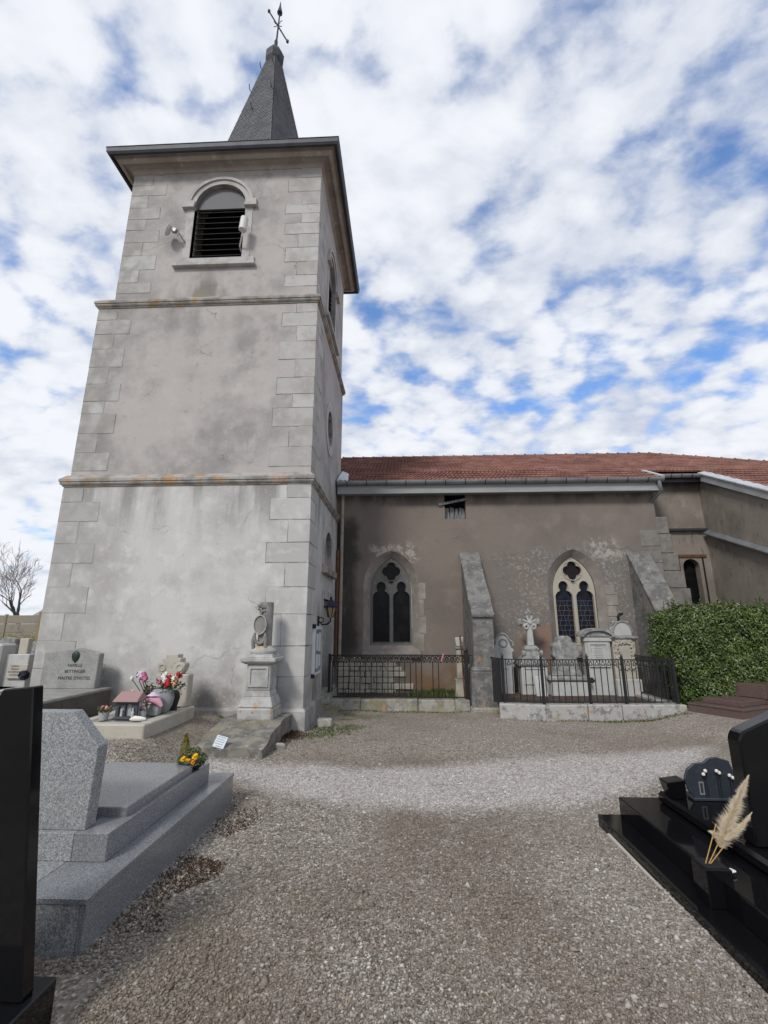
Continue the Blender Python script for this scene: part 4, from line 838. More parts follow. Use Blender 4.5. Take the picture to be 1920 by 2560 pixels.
run(RP); run([RP[3], Vector((RP[3].x, 11.75, 0))]); run([RP[0], Vector((RP[0].x - .12, 10.3, 0))], mot=False)
for p in [RP[0], RP[0].lerp(RP[1], 1.0), RP[1].lerp(RP[2], .62), RP[2].lerp(RP[3], .12), RP[3]]:
    part('post', MB().box(p.x - .022, p.x + .022, p.y - .022, p.y + .022, kt - .02, kt + .83).lathe([(.012, kt + .83), (.03, kt + .86), (.003, kt + .92)], (p.x, p.y, 0), 8), 'iron', rail2)
p = RP[1].lerp(RP[2], .62); part('gate_latch', MB().plate([(p.x + .02, kt + .38), (p.x + .07, kt + .37), (p.x + .12, kt + .42), (p.x + .07, kt + .475), (p.x + .02, kt + .465)], [], FY(p.y), -.02, .02), 'iron', rail2)
p = RP[0]; part('sheet_panel', MB().box(p.x - .20, p.x - .03, p.y + .06, p.y + .075, kt, kt + .80), 'iron', rail2)

# ------------------------------------------------------------------ old gravestones in the right plot
def zt(v, u, y): return PY(u, v, y).z
GYs = 11.35; B0 = .20
def xat(u, v, y=GYs): return PY(u, v, y).x
# a: ring-topped stele by the buttress
x0, x1 = xat(1236, 1680), xat(1284, 1680); c = (x0 + x1) / 2; a = (x1 - x0) / 2; top = zt(1585, 1260, GYs)
g = thing('gravestone', (c, GYs, B0), 'pale gravestone with carved ring under a round arched top beside the buttress', 'gravestone', 'old gravestones in the railed plot')
body = rect(c - a, c + a, B0, top - .42)[:2] + [(c + a, top - .42), (c + a * 1.08, top - .38), (c + a * .8, top - .25)] + [(c + a * .75 * math.cos(t), top - .25 + .25 * math.sin(t)) for t in [math.pi * k / 10 for k in range(1, 10)]] + [(c - a * .8, top - .25), (c - a * 1.08, top - .38), (c - a, top - .42)]
part('stele', MB().plate(body, [], FY(GYs), 0, .16), 'stone_white', g, bevel=.008)
part('arch_moulding', MB().tube([(c + a * (.82 + .3 * (abs(math.cos(t)) > .9)) * math.cos(t), GYs - .01, top - .26 + .27 * math.sin(t)) for t in [math.pi * k / 12 for k in range(13)]], .025, 6), 'stone_grey', g)
m = torus((c + .02, GYs - .005, top - .2), .085, .02, 16, 6); part('carved_ring', m, 'stone_grey', g, smooth=True)
part('inscription_plaque', MB().box(c - .06, c + .11, GYs - .018, GYs, B0 + .55, top - .52), 'stone_white', g, bevel=.004)
for z in (B0 + .62, B0 + .95, top - .60): part('side_scroll', MB().lathe([(.01, -.05), (.045, -.02), (.045, .02), (.01, .05)], (c + a, GYs + .04, z), 8), 'stone_white', g)
# b: cross with leafed arms on a tall plinth
yb = 11.25; c = xat(1333, 1640, yb)
g = thing('grave_cross', (c, yb, B0), 'tall carved grave cross with leaf ends on a pale square plinth', 'gravestone', 'old gravestones in the railed plot')
zt1 = lambda v: zt(v, 1330, yb)
hw = .5 * (xat(1374, 1670, yb) - xat(1297, 1670, yb)); zp = zt1(1662)
part('plinth', MB().box(c - hw + .05, c + hw - .05, yb - .02, yb + .36, B0, zp - .02), 'stone_white', g, bevel=.012)
part('plinth_panel', MB().plate(rect(c - hw + .1, c + hw - .1, zp - .42, zp - .06), [rect(c - hw + .13, c + hw - .13, zp - .39, zp - .09)], FY(yb - .02), -.02, .0), 'stone_white', g)
part('plinth_cap', MB().hexa([(c - hw, yb - .07, zp - .02), (c + hw, yb - .07, zp - .02), (c + hw, yb + .4, zp - .02), (c - hw, yb + .4, zp - .02)], [(c - hw + .09, yb - .0, zp + .14), (c + hw - .09, yb, zp + .14), (c + hw - .09, yb + .34, zp + .14), (c - hw + .09, yb + .34, zp + .14)]), 'stone_grey', g, bevel=.01)
zf = zt1(1620)
part('pedestal_foot', MB().loft([[(c - a_, yb + .02 + d_, z_), (c + a_, yb + .02 + d_, z_), (c + a_, yb + .32 - d_, z_), (c - a_, yb + .32 - d_, z_)] for a_, d_, z_ in ((.235, 0, zp + .14), (.19, .03, zp + .22), (.15, .06, zf - .09), (.15, .06, zf - .05), (.17, .05, zf - .045), (.17, .05, zf - .015), (.11, .09, zf + .05))], True, True), 'stone_grey', g, bevel=.006)
for s_ in (-1, 1): part('corner_leaf', MB().lathe([(.01, -.07), (.05, -.03), (.055, .03), (.02, .08)], (c + s_ * .2, yb + .05, zp + .24), 7), 'stone_grey', g)
zc_ = zt1(1556); ztop = zt1(1524); aw_ = .5 * (xat(1358, 1560, yb) - xat(1293, 1560, yb))
cr = part('cross_shaft', MB().hexa([(c - .075, yb + .10, zf + .04), (c + .075, yb + .10, zf + .04), (c + .075, yb + .24, zf + .04), (c - .075, yb + .24, zf + .04)], [(c - .06, yb + .11, zc_), (c + .06, yb + .11, zc_), (c + .06, yb + .23, zc_), (c - .06, yb + .23, zc_)]), 'stone_white', g, bevel=.02)
part('cross_arm', MB().box(c - aw_ * .8, c + aw_ * .8, yb + .11, yb + .23, zc_ - .045, zc_ + .045), 'stone_grey', cr, bevel=.015)
part('cross_head', MB().box(c - .055, c + .055, yb + .112, yb + .228, zc_ + .04, ztop - .12), 'stone_grey', cr, bevel=.012)
for px_, pz_, ra in ((c - aw_ * .85, zc_, 90), (c + aw_ * .85, zc_, -90), (c, ztop - .12, 0)):
    m = MB(); rm = Matrix.Rotation(R(ra), 3, 'Y').inverted() if ra else Matrix.Identity(3)
    for t_, ln_ in ((-50, .12), (0, .16), (50, .12)):
        d_ = Vector((math.sin(R(t_)), 0, math.cos(R(t_)))); q = [Vector((0, 0, 0)), d_ * ln_ * .5, d_ * ln_]
        m.tube([Vector((px_, yb + .17, pz_)) + Matrix.Rotation(R(ra), 3, 'Y') @ v_ for v_ in q], [.03, .055, .008], 7)
    part('leaf_finial', m, 'stone_grey', cr)
for k in range(8):
    a_ = R(22.5 + 45 * k); part('glory_ray', MB().bar((c, yb + .10, zc_), (c + .17 * math.cos(a_), yb + .11, zc_ + .17 * math.sin(a_)), .022, .03), 'stone_white', cr)
part('rosette', MB().tube([(c, yb + .06, zc_), (c, yb + .12, zc_)], [.03, .055], 10), 'stone_white', cr)
for s_ in (-1, 1): m = torus((c + s_ * .085, yb + .10, zc_ - .10), .045, .018, 12, 6); part('scroll', m, 'stone_white', cr)
# c: heavy rough cross
yc_ = 11.15; c = xat(1419, 1680, yc_); zq = lambda v: zt(v, 1419, yc_)
g = thing('grave_cross', (c, yc_, B0), 'squat rough grey stone cross with rounded arms in front of the stained glass', 'gravestone', 'old gravestones in the railed plot')
h1, h2 = .5 * (xat(1452, 1640, yc_) - xat(1386, 1640, yc_)), .5 * (xat(1436, 1600, yc_) - xat(1402, 1600, yc_)); za, zb_, ztp = zq(1640), zq(1608), zq(1590); zbs = zq(1690)
rh = [(.34, zbs), (.27, zbs + .18), (.23, za - .03), (h1 - .04, za - .05), (h1, za), (h1 - .01, zb_ - .05), (h1 - .06, zb_), (h2 + .02, zb_ + .01), (h2, ztp - .06), (h2 - .06, ztp)]
out_ = [(c + x, z) for x, z in rh] + [(c - x, z) for x, z in reversed(rh)]
part('cross_body', MB().plate(out_, [], FY(yc_), 0, .24), 'stone_grey', g, bevel=.014)
part('base', MB().box(c - .42, c + .42, yc_ - .14, yc_ + .4, B0, zbs - .10), 'stone_white', g, bevel=.02)
part('base_cap', MB().box(c - .47, c + .47, yc_ - .18, yc_ + .42, zbs - .10, zbs), 'stone_grey', g, bevel=.03)
# d: arched white tablet
yd = 11.2; x0, x1 = xat(1466, 1650, yd), xat(1530, 1650, yd); c = (x0 + x1) / 2; a = (x1 - x0) / 2; zq = lambda v: zt(v, 1495, yd); zs_ = zq(1592); ztp = zq(1570)
g = thing('gravestone', (c, yd, B0), 'white gravestone with wide arched pediment and framed inscription panel', 'gravestone', 'old gravestones in the railed plot')
part('stele', MB().box(c - a, c + a, yd, yd + .22, B0, zs_), 'stone_white', g, bevel=.01)
part('pediment', MB().plate([(c - a - .02, zs_), (c + a + .02, zs_)] + [(c + (a + .02) * math.cos(t), zs_ + (ztp - zs_ - .05) * math.sin(t)) for t in [math.pi * k / 14 for k in range(1, 14)]], [], FY(yd), -.03, .22), 'stone_grey', g, bevel=.006)
arc = [(c + (a + .10) * math.cos(t), zs_ + .0 + (ztp - zs_) * math.sin(t)) for t in [math.pi * k / 18 for k in range(19)]]; arc2 = [(c + (a + .03) * math.cos(t), zs_ + (ztp - zs_ - .06) * math.sin(t)) for t in [math.pi * (18 - k) / 18 for k in range(19)]]
part('pediment_rim', MB().plate(arc + arc2, [], FY(yd), -.09, .25), 'stone_grey', g, bevel=.006)
part('cornice_band', MB().box(c - a - .03, c + a + .03, yd - .035, yd, zs_ - .10, zs_ - .02), 'stone_white', g, bevel=.006)
zA_, zB_ = zq(1668), zq(1606)
part('panel_frame', MB().plate(rect(c - a + .05, c + a - .05, zA_, zB_), [rect(c - a + .11, c + a - .11, zA_ + .08, zB_ - .05)], FY(yd), -.035, .0), 'stone_white', g, bevel=.006)
ip = part('inscription_panel', MB().box(c - a + .11, c + a - .11, yd - .012, yd, zA_ + .08, zB_ - .05), 'stone_white', g)
mats['engraving'] = mk('engraving', (.12, .12, .118), .9)
rr = random.Random(5)
def text_lines(parent, x0, x1, y, z0, z1, n, seed=1, mat='engraving', th=.012):
    rr = random.Random(seed)
    for k in range(n):
        z = z1 - (k + .5) * (z1 - z0) / n; wd = rr.uniform(.45, .95) * (x1 - x0); x = (x0 + x1) / 2 - wd / 2; xe = x + wd; m = MB()
        while x < xe: q = rr.uniform(.012, .04); m.box(x, min(x + q, xe), y - .002, y + .001, z, z + th * rr.uniform(.7, 1)); x += q + .008
        part('inscription_line', m, mat, parent)
text_lines(ip, c - a + .14, c + a - .14, yd - .012, zA_ + .11, zB_ - .08, 9)
# e: wreathed stele with dome top
ye = 11.2; x0, x1 = xat(1537, 1660, ye), xat(1594, 1660, ye); c = (x0 + x1) / 2; a = (x1 - x0) / 2; zq = lambda v: zt(v, 1566, ye); zs_ = zq(1592); zd = zq(1556)
g = thing('gravestone', (c, ye, B0), 'cream gravestone with carved leaf wreath and small broken cross on its domed top', 'gravestone', 'old gravestones in the railed plot')
part('stele', MB().box(c - a, c + a, ye, ye + .26, B0, zs_ - .04), 'stone_cream', g, bevel=.012)
part('cornice', MB().loft([[(c - a - o_, ye - o_, z_), (c + a + o_, ye - o_, z_), (c + a + o_, ye + .26 + o_, z_), (c - a - o_, ye + .26 + o_, z_)] for o_, z_ in ((.0, zs_ - .10), (.03, zs_ - .06), (.06, zs_ - .03), (.06, zs_), (.0, zs_ + .02))], True, True), 'stone_grey', g)
part('dome', MB().plate([(c - .2, zs_ + .02), (c + .2, zs_ + .02)] + [(c + .2 * math.cos(t), zs_ + .1 + (zd - zs_ - .1) * math.sin(t)) for t in [math.pi * k / 12 for k in range(0, 13)]], [], FY(ye), -.01, .25), 'stone_white', g, bevel=.015)
part('dome_rim', MB().tube([(c + .21 * math.cos(t), ye - .01, zs_ + .1 + (zd - zs_ - .08) * math.sin(t)) for t in [math.pi * k / 12 for k in range(13)]], .022, 6), 'stone_grey', g)
part('cross_stub', MB().box(c - .20, c + .20, ye + .06, ye + .14, zd - .02, zd + .03), 'stone_grey', g, bevel=.01)
part('broken_finial', MB().tube([(c - .01, ye + .1, zd), (c - .01, ye + .1, zd + .13), (c + .04, ye + .1, zd + .19), (c + .1, ye + .08, zd + .2)], [.035, .035, .04, .025], 7), 'iron', g)
zA_, zB_ = zq(1668), zq(1604)
part('inscription_panel', MB().box(c - .12, c + .13, ye - .012, ye, zA_ + .12, zB_ - .1), 'stone_cream', g, bevel=.004)
wr = MB(); rr = random.Random(9)
for k in range(64):
    t = 2 * math.pi * k / 64; x = c + (a - .07) * max(-1, min(1, 1.25 * math.cos(t))); z = (zA_ + zB_) / 2 + (zB_ - zA_) / 2 * max(-1, min(1, 1.25 * math.sin(t)))
    for _ in range(2): wr.obox((x + rr.uniform(-.03, .03), ye - .015, z + rr.uniform(-.03, .03)), (.04, .018, .017), Matrix.Rotation(rr.uniform(0, 3.1), 3, 'Y') @ Matrix.Rotation(rr.uniform(-.4, .4), 3, 'Z'))
part('carved_wreath', wr, 'stone_cream', g, bevel=.006)
# white plaques leaning at the foot
solo('leaning_plaque', MB().hexa([(xat(1340, 1700, 11.0), 11.0, .2), (xat(1368, 1700, 11.0), 11.0, .2), (xat(1368, 1700, 11.0), 11.05, .2), (xat(1340, 1700, 11.0), 11.05, .2)], [(xat(1338, 1700, 11.0), 11.12, .62), (xat(1366, 1700, 11.0), 11.12, .62), (xat(1366, 1700, 11.0), 11.16, .62), (xat(1338, 1700, 11.0), 11.16, .62)]), 'stone_white', 'plain white plaque leaning on the plinth of the leafed cross', 'plaque', bevel=.008)
solo('stone_slab', MB().box(c - .30, c + .24, ye - .16, ye - .04, B0, B0 + .36), 'stone_white', 'white stone block at the foot of the wreathed gravestone', 'stone', bevel=.015)
# small stone behind the left railing, by the buttress
ys = 11.0; c = PY(1151, 1680, ys).x; zq = lambda v: PY(1151, v, ys).z
g = thing('gravestone', (c, ys, .15), 'narrow tall cream gravestone squeezed between the left railing and buttress', 'gravestone')
part('base', MB().box(c - .12, c + .12, ys - .1, ys + .14, .14, zq(1697)), 'stone_cream', g, bevel=.015)
part('shaft', MB().box(c - .075, c + .085, ys - .05, ys + .1, zq(1697), zq(1622)), 'stone_cream', g, bevel=.012)
part('collar', MB().box(c - .10, c + .11, ys - .08, ys + .12, zq(1622), zq(1617)), 'stone_grey', g, bevel=.006)
part('head', MB().hexa([(c - .07, ys - .05, zq(1616)), (c + .08, ys - .05, zq(1616)), (c + .08, ys + .08, zq(1616)), (c - .07, ys + .08, zq(1616))], [(c - .10, ys - .05, zq(1594)), (c + .09, ys - .05, zq(1592)), (c + .09, ys + .08, zq(1592)), (c - .10, ys + .08, zq(1594))]), 'stone_white', g, bevel=.012)

# ------------------------------------------------------------------ plants: helpers
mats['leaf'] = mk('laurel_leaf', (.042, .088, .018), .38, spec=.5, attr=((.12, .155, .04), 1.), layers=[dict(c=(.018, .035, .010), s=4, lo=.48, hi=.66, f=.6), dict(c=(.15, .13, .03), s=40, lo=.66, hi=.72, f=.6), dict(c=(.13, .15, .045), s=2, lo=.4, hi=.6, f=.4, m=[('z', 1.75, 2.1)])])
mats['core'] = mk('hedge_twigs', (.022, .026, .010), .95)
mats['grass'] = mk('grass_blade', (.05, .085, .02), .6, attr=((.12, .12, .04), .8))
mats['moss'] = mk('red_brown_groundcover', (.035, .018, .011), .9, attr=((.085, .045, .024), .9))
mats['bark'] = mk('grey_bark', (.075, .068, .065), .9)
mats['twig'] = mk('winter_twig', (.20, .185, .18), .9)
def leaves(pos, nrm, ln, wd, rng):
    """one folded leaf (4 tris) per position"""
    n = len(pos); nrm = nrm / np.linalg.norm(nrm, axis=1)[:, None]
    t = rng.normal(size=(n, 3)); t -= (t * nrm).sum(1)[:, None] * nrm; t /= np.linalg.norm(t, axis=1)[:, None]; b = np.cross(nrm, t)
    L_, W_ = (ln * rng.uniform(.5, 1.35, n))[:, None], (wd * rng.uniform(.7, 1.2, n))[:, None]
    p0 = pos; p1 = pos + t * L_ * .5 + b * W_ * .5 + nrm * W_ * .25; p2 = pos + t * L_ + nrm * L_ * rng.uniform(-.25, .15, n)[:, None]; p3 = pos + t * L_ * .5 - b * W_ * .5 + nrm * W_ * .25; pm = pos + t * L_ * .5
    V = np.stack([p0, p1, p2, p3, pm], 1).reshape(-1, 3); k = (np.arange(n) * 5)[:, None]
    Fc = np.stack([np.concatenate([k + a for a in f], 1) for f in ((0, 1, 4), (1, 2, 4), (2, 3, 4), (3, 0, 4))], 1).reshape(-1, 3)
    return V, Fc, np.repeat(rng.random(n), 4)
def blades(cx, cy, sx, sy, n, h, mat, label, cat, z=None, wid=.008, name='grass', lean=.5, keep=None):
    x = RNG.normal(cx, sx, n); y = RNG.normal(cy, sy, n)
    if keep is not None: k = keep(x, y); x, y = x[k], y[k]; n = len(x)
    z0 = gz(x, y) if z is None else np.full(n, z); hh = h * RNG.uniform(.4, 1.2, n); a = RNG.uniform(0, 6.28, n); l_ = RNG.uniform(0, lean, n) * hh; dx, dy = np.cos(a), np.sin(a)
    b0 = np.stack([x - dy * wid, y + dx * wid, z0 - .004], 1); b1 = np.stack([x + dy * wid, y - dx * wid, z0 - .004], 1); m_ = np.stack([x + dx * l_ * .4 + dy * wid * .7, y + dy * l_ * .4 - dx * wid * .7, z0 + hh * .6], 1); t_ = np.stack([x + dx * l_, y + dy * l_, z0 + hh], 1)
    V = np.stack([b0, b1, m_, t_], 1).reshape(-1, 3); k = (np.arange(n) * 4)[:, None]; Fc = np.stack([np.concatenate([k, k + 1, k + 2], 1), np.concatenate([k, k + 2, k + 3], 1)], 1).reshape(-1, 3)
    return tag(fast(name, V, Fc, mat, rnd=np.repeat(RNG.random(n), 2), kind='stuff'), label, cat)
def blossom(m, c, r, n=16, seed=0):
    rr = random.Random(seed); c = Vector(c)
    for k in range(n):
        zz = 1 - 2 * (k + .5) / n; a = k * 2.4; d = Vector((math.sqrt(max(0, 1 - zz * zz)) * math.cos(a), math.sqrt(max(0, 1 - zz * zz)) * math.sin(a), zz)); u = d.orthogonal().normalized(); v = d.cross(u); s_ = r * .62
        m.add([c + d * r * .75 - u * s_, c + d * r * .6 - v * s_, c + d * r * 1.02 + u * s_ * .8, c + d * r * 1.02 + v * s_ * .8], [(0, 1, 2), (0, 2, 3)])
    return m
def flowermat(n, c): mats[n] = mk(n, c, .7); return n
for n_, c_ in (('petal_white', (.7, .68, .62)), ('petal_pink', (.5, .15, .26)), ('petal_red', (.36, .02, .025)), ('petal_peach', (.65, .36, .22)), ('petal_lilac', (.55, .45, .55)), ('petal_yellow', (.75, .42, .01)), ('petal_orange', (.7, .25, .02)), ('stem_green', (.03, .07, .025)), ('pot_grey', (.35, .36, .36)), ('pot_blue', (.02, .022, .035)), ('pink_roof', (.30, .19, .185)), ('pink_cloth', (.6, .3, .38)), ('ornament_dark', (.06, .065, .075)), ('bottle', (.45, .46, .45)), ('conifer', (.085, .095, .012)), ('urn_grey', (.24, .25, .26)), ('urn_dark', (.02, .018, .02))): flowermat(n_, c_)

# ------------------------------------------------------------------ laurel hedge
hx0, hx1, hy0, hy1, hzt = 5.30, 7.86, 9.78, 10.75, 2.06
hedge = thing('laurel_hedge', ((hx0 + hx1) / 2, (hy0 + hy1) / 2, .1), 'clipped evergreen laurel hedge beside the right iron railing', 'hedge')
part('branch_core', MB().box(hx0 + .20, hx1 - .05, hy0 + .20, hy1 - .12, .05, hzt - .22), 'core', hedge)
def hedge_leaves():
    P, Nn = [], []
    def face(n, f, nv):
        u, v = RNG.random(n), RNG.random(n); p = f(u, v); q = np.tile(np.array(nv, float), (n, 1)); P.append(p); Nn.append(q)
    wob = lambda p: .05 * np.sin(p[:, 0] * 4.1 + 1 + 2 * np.sin(p[:, 2] * 1.3)) * np.sin(p[:, 2] * 5 + p[:, 0]) + .045 * np.sin(p[:, 0] * 13 + 3 * np.sin(p[:, 2] * 3)) * np.sin(p[:, 2] * 14 + p[:, 0] * 5)
    face(17000, lambda u, v: np.stack([hx0 + u * (hx1 - hx0), np.full(len(u), hy0), .08 + v * (hzt - .08)], 1), (0, -1, .25))
    face(6000, lambda u, v: np.stack([np.full(len(u), hx0), hy0 + u * (hy1 - hy0), .9 * (v > .0) * .1 + v * (hzt - .08)], 1), (-1, 0, .25))
    face(7500, lambda u, v: np.stack([hx0 + u * (hx1 - hx0), hy0 + v * (hy1 - hy0), np.full(len(u), hzt)], 1), (0, -.2, 1))
    p = np.concatenate(P); q = np.concatenate(Nn); n = len(p)
    # round the edges, undulate, push leaves inwards at random
    cx, cy, cz = (hx0 + hx1) / 2, (hy0 + hy1) / 2, hzt / 2
    d = (RNG.random(n) ** 1.5) * .24 - .03 - .07 * (RNG.random(n) > .985); qn = q / np.linalg.norm(q, axis=1)[:, None]; p = p - qn * d[:, None] + qn * wob(p)[:, None]
    ed = np.clip((p[:, 2] - (hzt - .28)) / .28, 0, 1) ** 2; p[:, 1] += ed * .16 * (p[:, 1] < cy); p[:, 0] += ed * .12 * (p[:, 0] < hx0 + .5)
    el = np.clip((hx0 + .22 - p[:, 0]) / .22, 0, 1) ** 2; p[:, 1] += el * .12 * (p[:, 1] < cy)
    low = np.clip((.95 - p[:, 2]) / .3, 0, 1); p[:, 0] += low * .16 * (p[:, 0] < hx0 + .4)
    p[:, 2] += .05 * np.sin(p[:, 0] * 4.3) * (p[:, 2] > hzt - .3) - .07 * np.clip((hx0 + .6 - p[:, 0]) / .6, 0, 1) * (p[:, 2] > hzt - .4)
    return leaves(p, qn + RNG.normal(size=(n, 3)) * .55, .066, .028, RNG)
V, Fc, rn = hedge_leaves(); fast('foliage', V, Fc, 'leaf', hedge, rn, 'stuff')
sp_, sn = [], []; tws = MB()
for k in range(60):
    x, y = random.uniform(hx0 + .15, hx1), random.uniform(hy0 + .05, hy0 + .6); h_ = random.uniform(.05, .2); dx, dy = random.uniform(-.06, .06), random.uniform(-.08, .02)
    tws.tube([(x, y, hzt - .12), (x + dx * .5, y + dy * .5, hzt + h_ * .4), (x + dx, y + dy, hzt + h_)], .004, 4)
    for j in range(9): t = .25 + .75 * j / 8; sp_.append((x + dx * t, y + dy * t, hzt - .12 + (h_ + .12) * t)); sn.append((random.gauss(0, 1), random.gauss(0, 1), .6))
V, Fc, rn = leaves(np.array(sp_), np.array(sn), .07, .03, RNG); fast('shoot_leaves', V, Fc, 'leaf', hedge, rn, 'stuff'); part('shoots', tws, 'core', hedge)

# ------------------------------------------------------------------ brown granite tomb (right)
gb = .10; C = PZ(1862, 1809, gb); PL = PZ(1727, 1787, gb); e1 = (PL - C); e1.z = 0; w_b = e1.length * 1.03; e1.normalize(); e2 = Vector((-e1.y, e1.x, 0)); e2 = e2 if e2.x > 0 else -e2
def obx(a0, a1, b0, b1, z0, z1):
    q = [C + e1 * a0 + e2 * b0, C + e1 * a0 + e2 * b1, C + e1 * a1 + e2 * b1, C + e1 * a1 + e2 * b0]; return MB().hexa([(p.x, p.y, z0) for p in q], [(p.x, p.y, z1) for p in q])
zt_b = PY(1863, 1775, C.y).z
tb = thing('brown_tomb', C + (e1 + e2) * .5, 'reddish brown polished granite tomb in front of the hedge', 'tomb')
part('side_panel', obx(.003, w_b * .5 - .002, 0, 1.95, -.1, zt_b - .03), 'granite_brown', tb, bevel=.004)
part('side_panel', obx(w_b * .5 + .002, w_b, 0, 1.95, -.1, zt_b - .03), 'granite_brown', tb, bevel=.004)
part('top_slab', obx(-.015, w_b + .01, -.015, 1.97, zt_b - .03, zt_b), 'granite_brown', tb, bevel=.005)
part('upper_slab', obx(.13, w_b - .13, .25, 1.9, zt_b + .002, zt_b + .09), 'granite_brown', tb, bevel=.006)
part('head_block', obx(.1, w_b - .1, 1.0, 1.85, zt_b + .093, zt_b + .34), 'granite_brown', tb, bevel=.008)

# ------------------------------------------------------------------ black polished tomb (right foreground)
tk = thing('black_tomb', (2.5, 3.7, 0), 'stepped black polished granite tomb in the right foreground', 'tomb')
X1 = PZ(1494, 2035, .07); bx_ = X1.x; YF = X1.y; YN = 1.9
t2 = PZ(1551, 2040, .07); z2b = PY(1551, 1992, t2.y).z
t3 = PZ(1645, 2004, z2b); z3b = PY(1645, 1980, t3.y).z
part('base_slab', MB().box(bx_, 3.6, YN, YF, -.12, .07), 'granite_black', tk, bevel=.004)
part('mortar_bed', MB().box(bx_ - .03, bx_ - .002, YF - 1.35, YF - .25, -.05, .012).jitter(.006), 'stone_cream', tk, bevel=.008)
part('side_panel', MB().box(t2.x, 3.5, YN + .1, t2.y, .07, z2b), 'granite_black', tk, bevel=.005)
part('top_slab', MB().box(t3.x, 3.4, YN + .2, t3.y, z2b + .001, z3b + .015), 'granite_black', tk, bevel=.022)
# headstone seen from behind
hb = PZ(1893, 2122, z3b + .016); hx = hb.x; hy = hb.y; hz1 = PY(1845, 1838, hy).z
ot = [(hx, z3b + .016), (hx + 1.0, z3b + .016), (hx + 1.0, hz1 + .12), (hx + .5, hz1 + .22), (hx + .03, hz1 + .02), (hx, hz1 - .03)]
part('headstone', MB().plate(ot, [], FY(hy), -.0, .13), 'granite_black', tk, bevel=.012)
print('black tomb', bx_, YF, t2, z2b, t3, z3b, hb, hz1)
# ornaments on it
zs = z3b + .017
pq = PZ(1775, 2000, zs); k_ = (PY(1840, 1990, pq.y).x - PY(1722, 1990, pq.y).x)
pl = thing('memorial_plaque', (pq.x, pq.y, zs), 'dark slate memorial plaque with rounded twin lobes on the black tomb', 'plaque')
cx = pq.x + .01; hh = PY(1775, 1893, pq.y).z - zs
out_ = [(cx - k_ * .30, zs), (cx + k_ * .5, zs), (cx + k_ * .62, zs + hh * .5), (cx + k_ * .5, zs + hh * .92), (cx + k_ * .25, zs + hh), (cx + k_ * .08, zs + hh * .97), (cx - k_ * .06, zs + hh * .86), (cx - k_ * .25, zs + hh * .84), (cx - k_ * .42, zs + hh * .70), (cx - k_ * .5, zs + hh * .48), (cx - k_ * .44, zs + hh * .2)]
mats['slate_plaque'] = mk('slate_plaque', (.035, .042, .055), .25, spec=.5, layers=[dict(c=(.06, .07, .085), s=60, lo=.5, hi=.7, f=.6)])
part('plate', MB().plate(out_, [], FY(pq.y), 0, .025), 'slate_plaque', pl, bevel=.004)
part('base', MB().box(cx - k_ * .4, cx + k_ * .5, pq.y - .03, pq.y + .07, zs - .001, zs + .02), 'slate_plaque', pl, bevel=.004)
m = MB()
fr = rect(cx - k_ * .22, cx - k_ * .12, zs + hh * .12, zs + hh * .42); part('metal_frame', MB().plate(fr, [rect(cx - k_ * .20, cx - k_ * .14, zs + hh * .15, zs + hh * .39)], FY(pq.y), -.008, .0), 'antenna_grey', pl)
bd = MB(); rr = random.Random(2)
for fx, fz_ in ((-.08, .70), (-.13, .62), (.16, .70), (.21, .66), (.42, .60), (.48, .55)):
    q = Vector((cx + fx * k_, pq.y - .03, zs + fz_ * hh)); part('bead', MB().lathe([(.002, -.014), (.012, -.008), (.014, 0), (.012, .008), (.002, .014)], q, 10), 'petal_white', pl, smooth=True)
    part('bead_stem', MB().tube([q, (q.x + .005, pq.y - .02, zs + .02)], .0025, 4), 'iron', pl)
p0 = PZ(1690, 1995, zs); wv = PY(1728, 1990, p0.y).x - PY(1675, 1990, p0.y).x; hv = PY(1700, 1945, p0.y).z - zs
vz = thing('small_vase', p0, 'small faceted black granite vase at the end of the black tomb', 'vase')
part('body', MB().hexa([(p0.x - wv * .3, p0.y - .03, zs), (p0.x + wv * .45, p0.y - .03, zs), (p0.x + wv * .45, p0.y + .07, zs), (p0.x - wv * .3, p0.y + .07, zs)], [(p0.x - wv * .5, p0.y - .05, zs + hv * .85), (p0.x + wv * .4, p0.y - .05, zs + hv), (p0.x + wv * .4, p0.y + .08, zs + hv), (p0.x - wv * .5, p0.y + .08, zs + hv * .85)]), 'granite_black', vz, bevel=.006)
# cube vase with pampas grass, standing on the base slab
vb = PZ(1800, 2275, .07); vw = PY(1838, 2200, vb.y).x - PY(1771, 2200, vb.y).x; vh = PY(1800, 2175, vb.y).z
vs_ = thing('cube_vase', vb, 'black cube vase on the near edge of the black tomb', 'vase')
vx0 = PY(1771, 2220, vb.y).x
part('body', MB().plate(rect(vx0, vx0 + vw, .071, vh), [], FY(vb.y), 0, vw), 'granite_black', vs_, bevel=.005)
part('inner', MB().box(vx0 + .015, vx0 + vw - .015, vb.y + .015, vb.y + vw - .015, vh, vh + .003), 'dark', vs_)
mats['pampas'] = mk('pampas_plume', (.66, .55, .40), .8, attr=((.82, .74, .60), .9)); mats['straw'] = mk('straw_stem', (.45, .28, .09), .7)
pg = thing('pampas_grass', (vx0 + vw * .4, vb.y + vw * .5, vh), 'dried cream pampas grass plumes standing in the black cube vase', 'dried grass')
b0 = Vector((vx0 + vw * .4, vb.y + vw * .45, vh + .003))
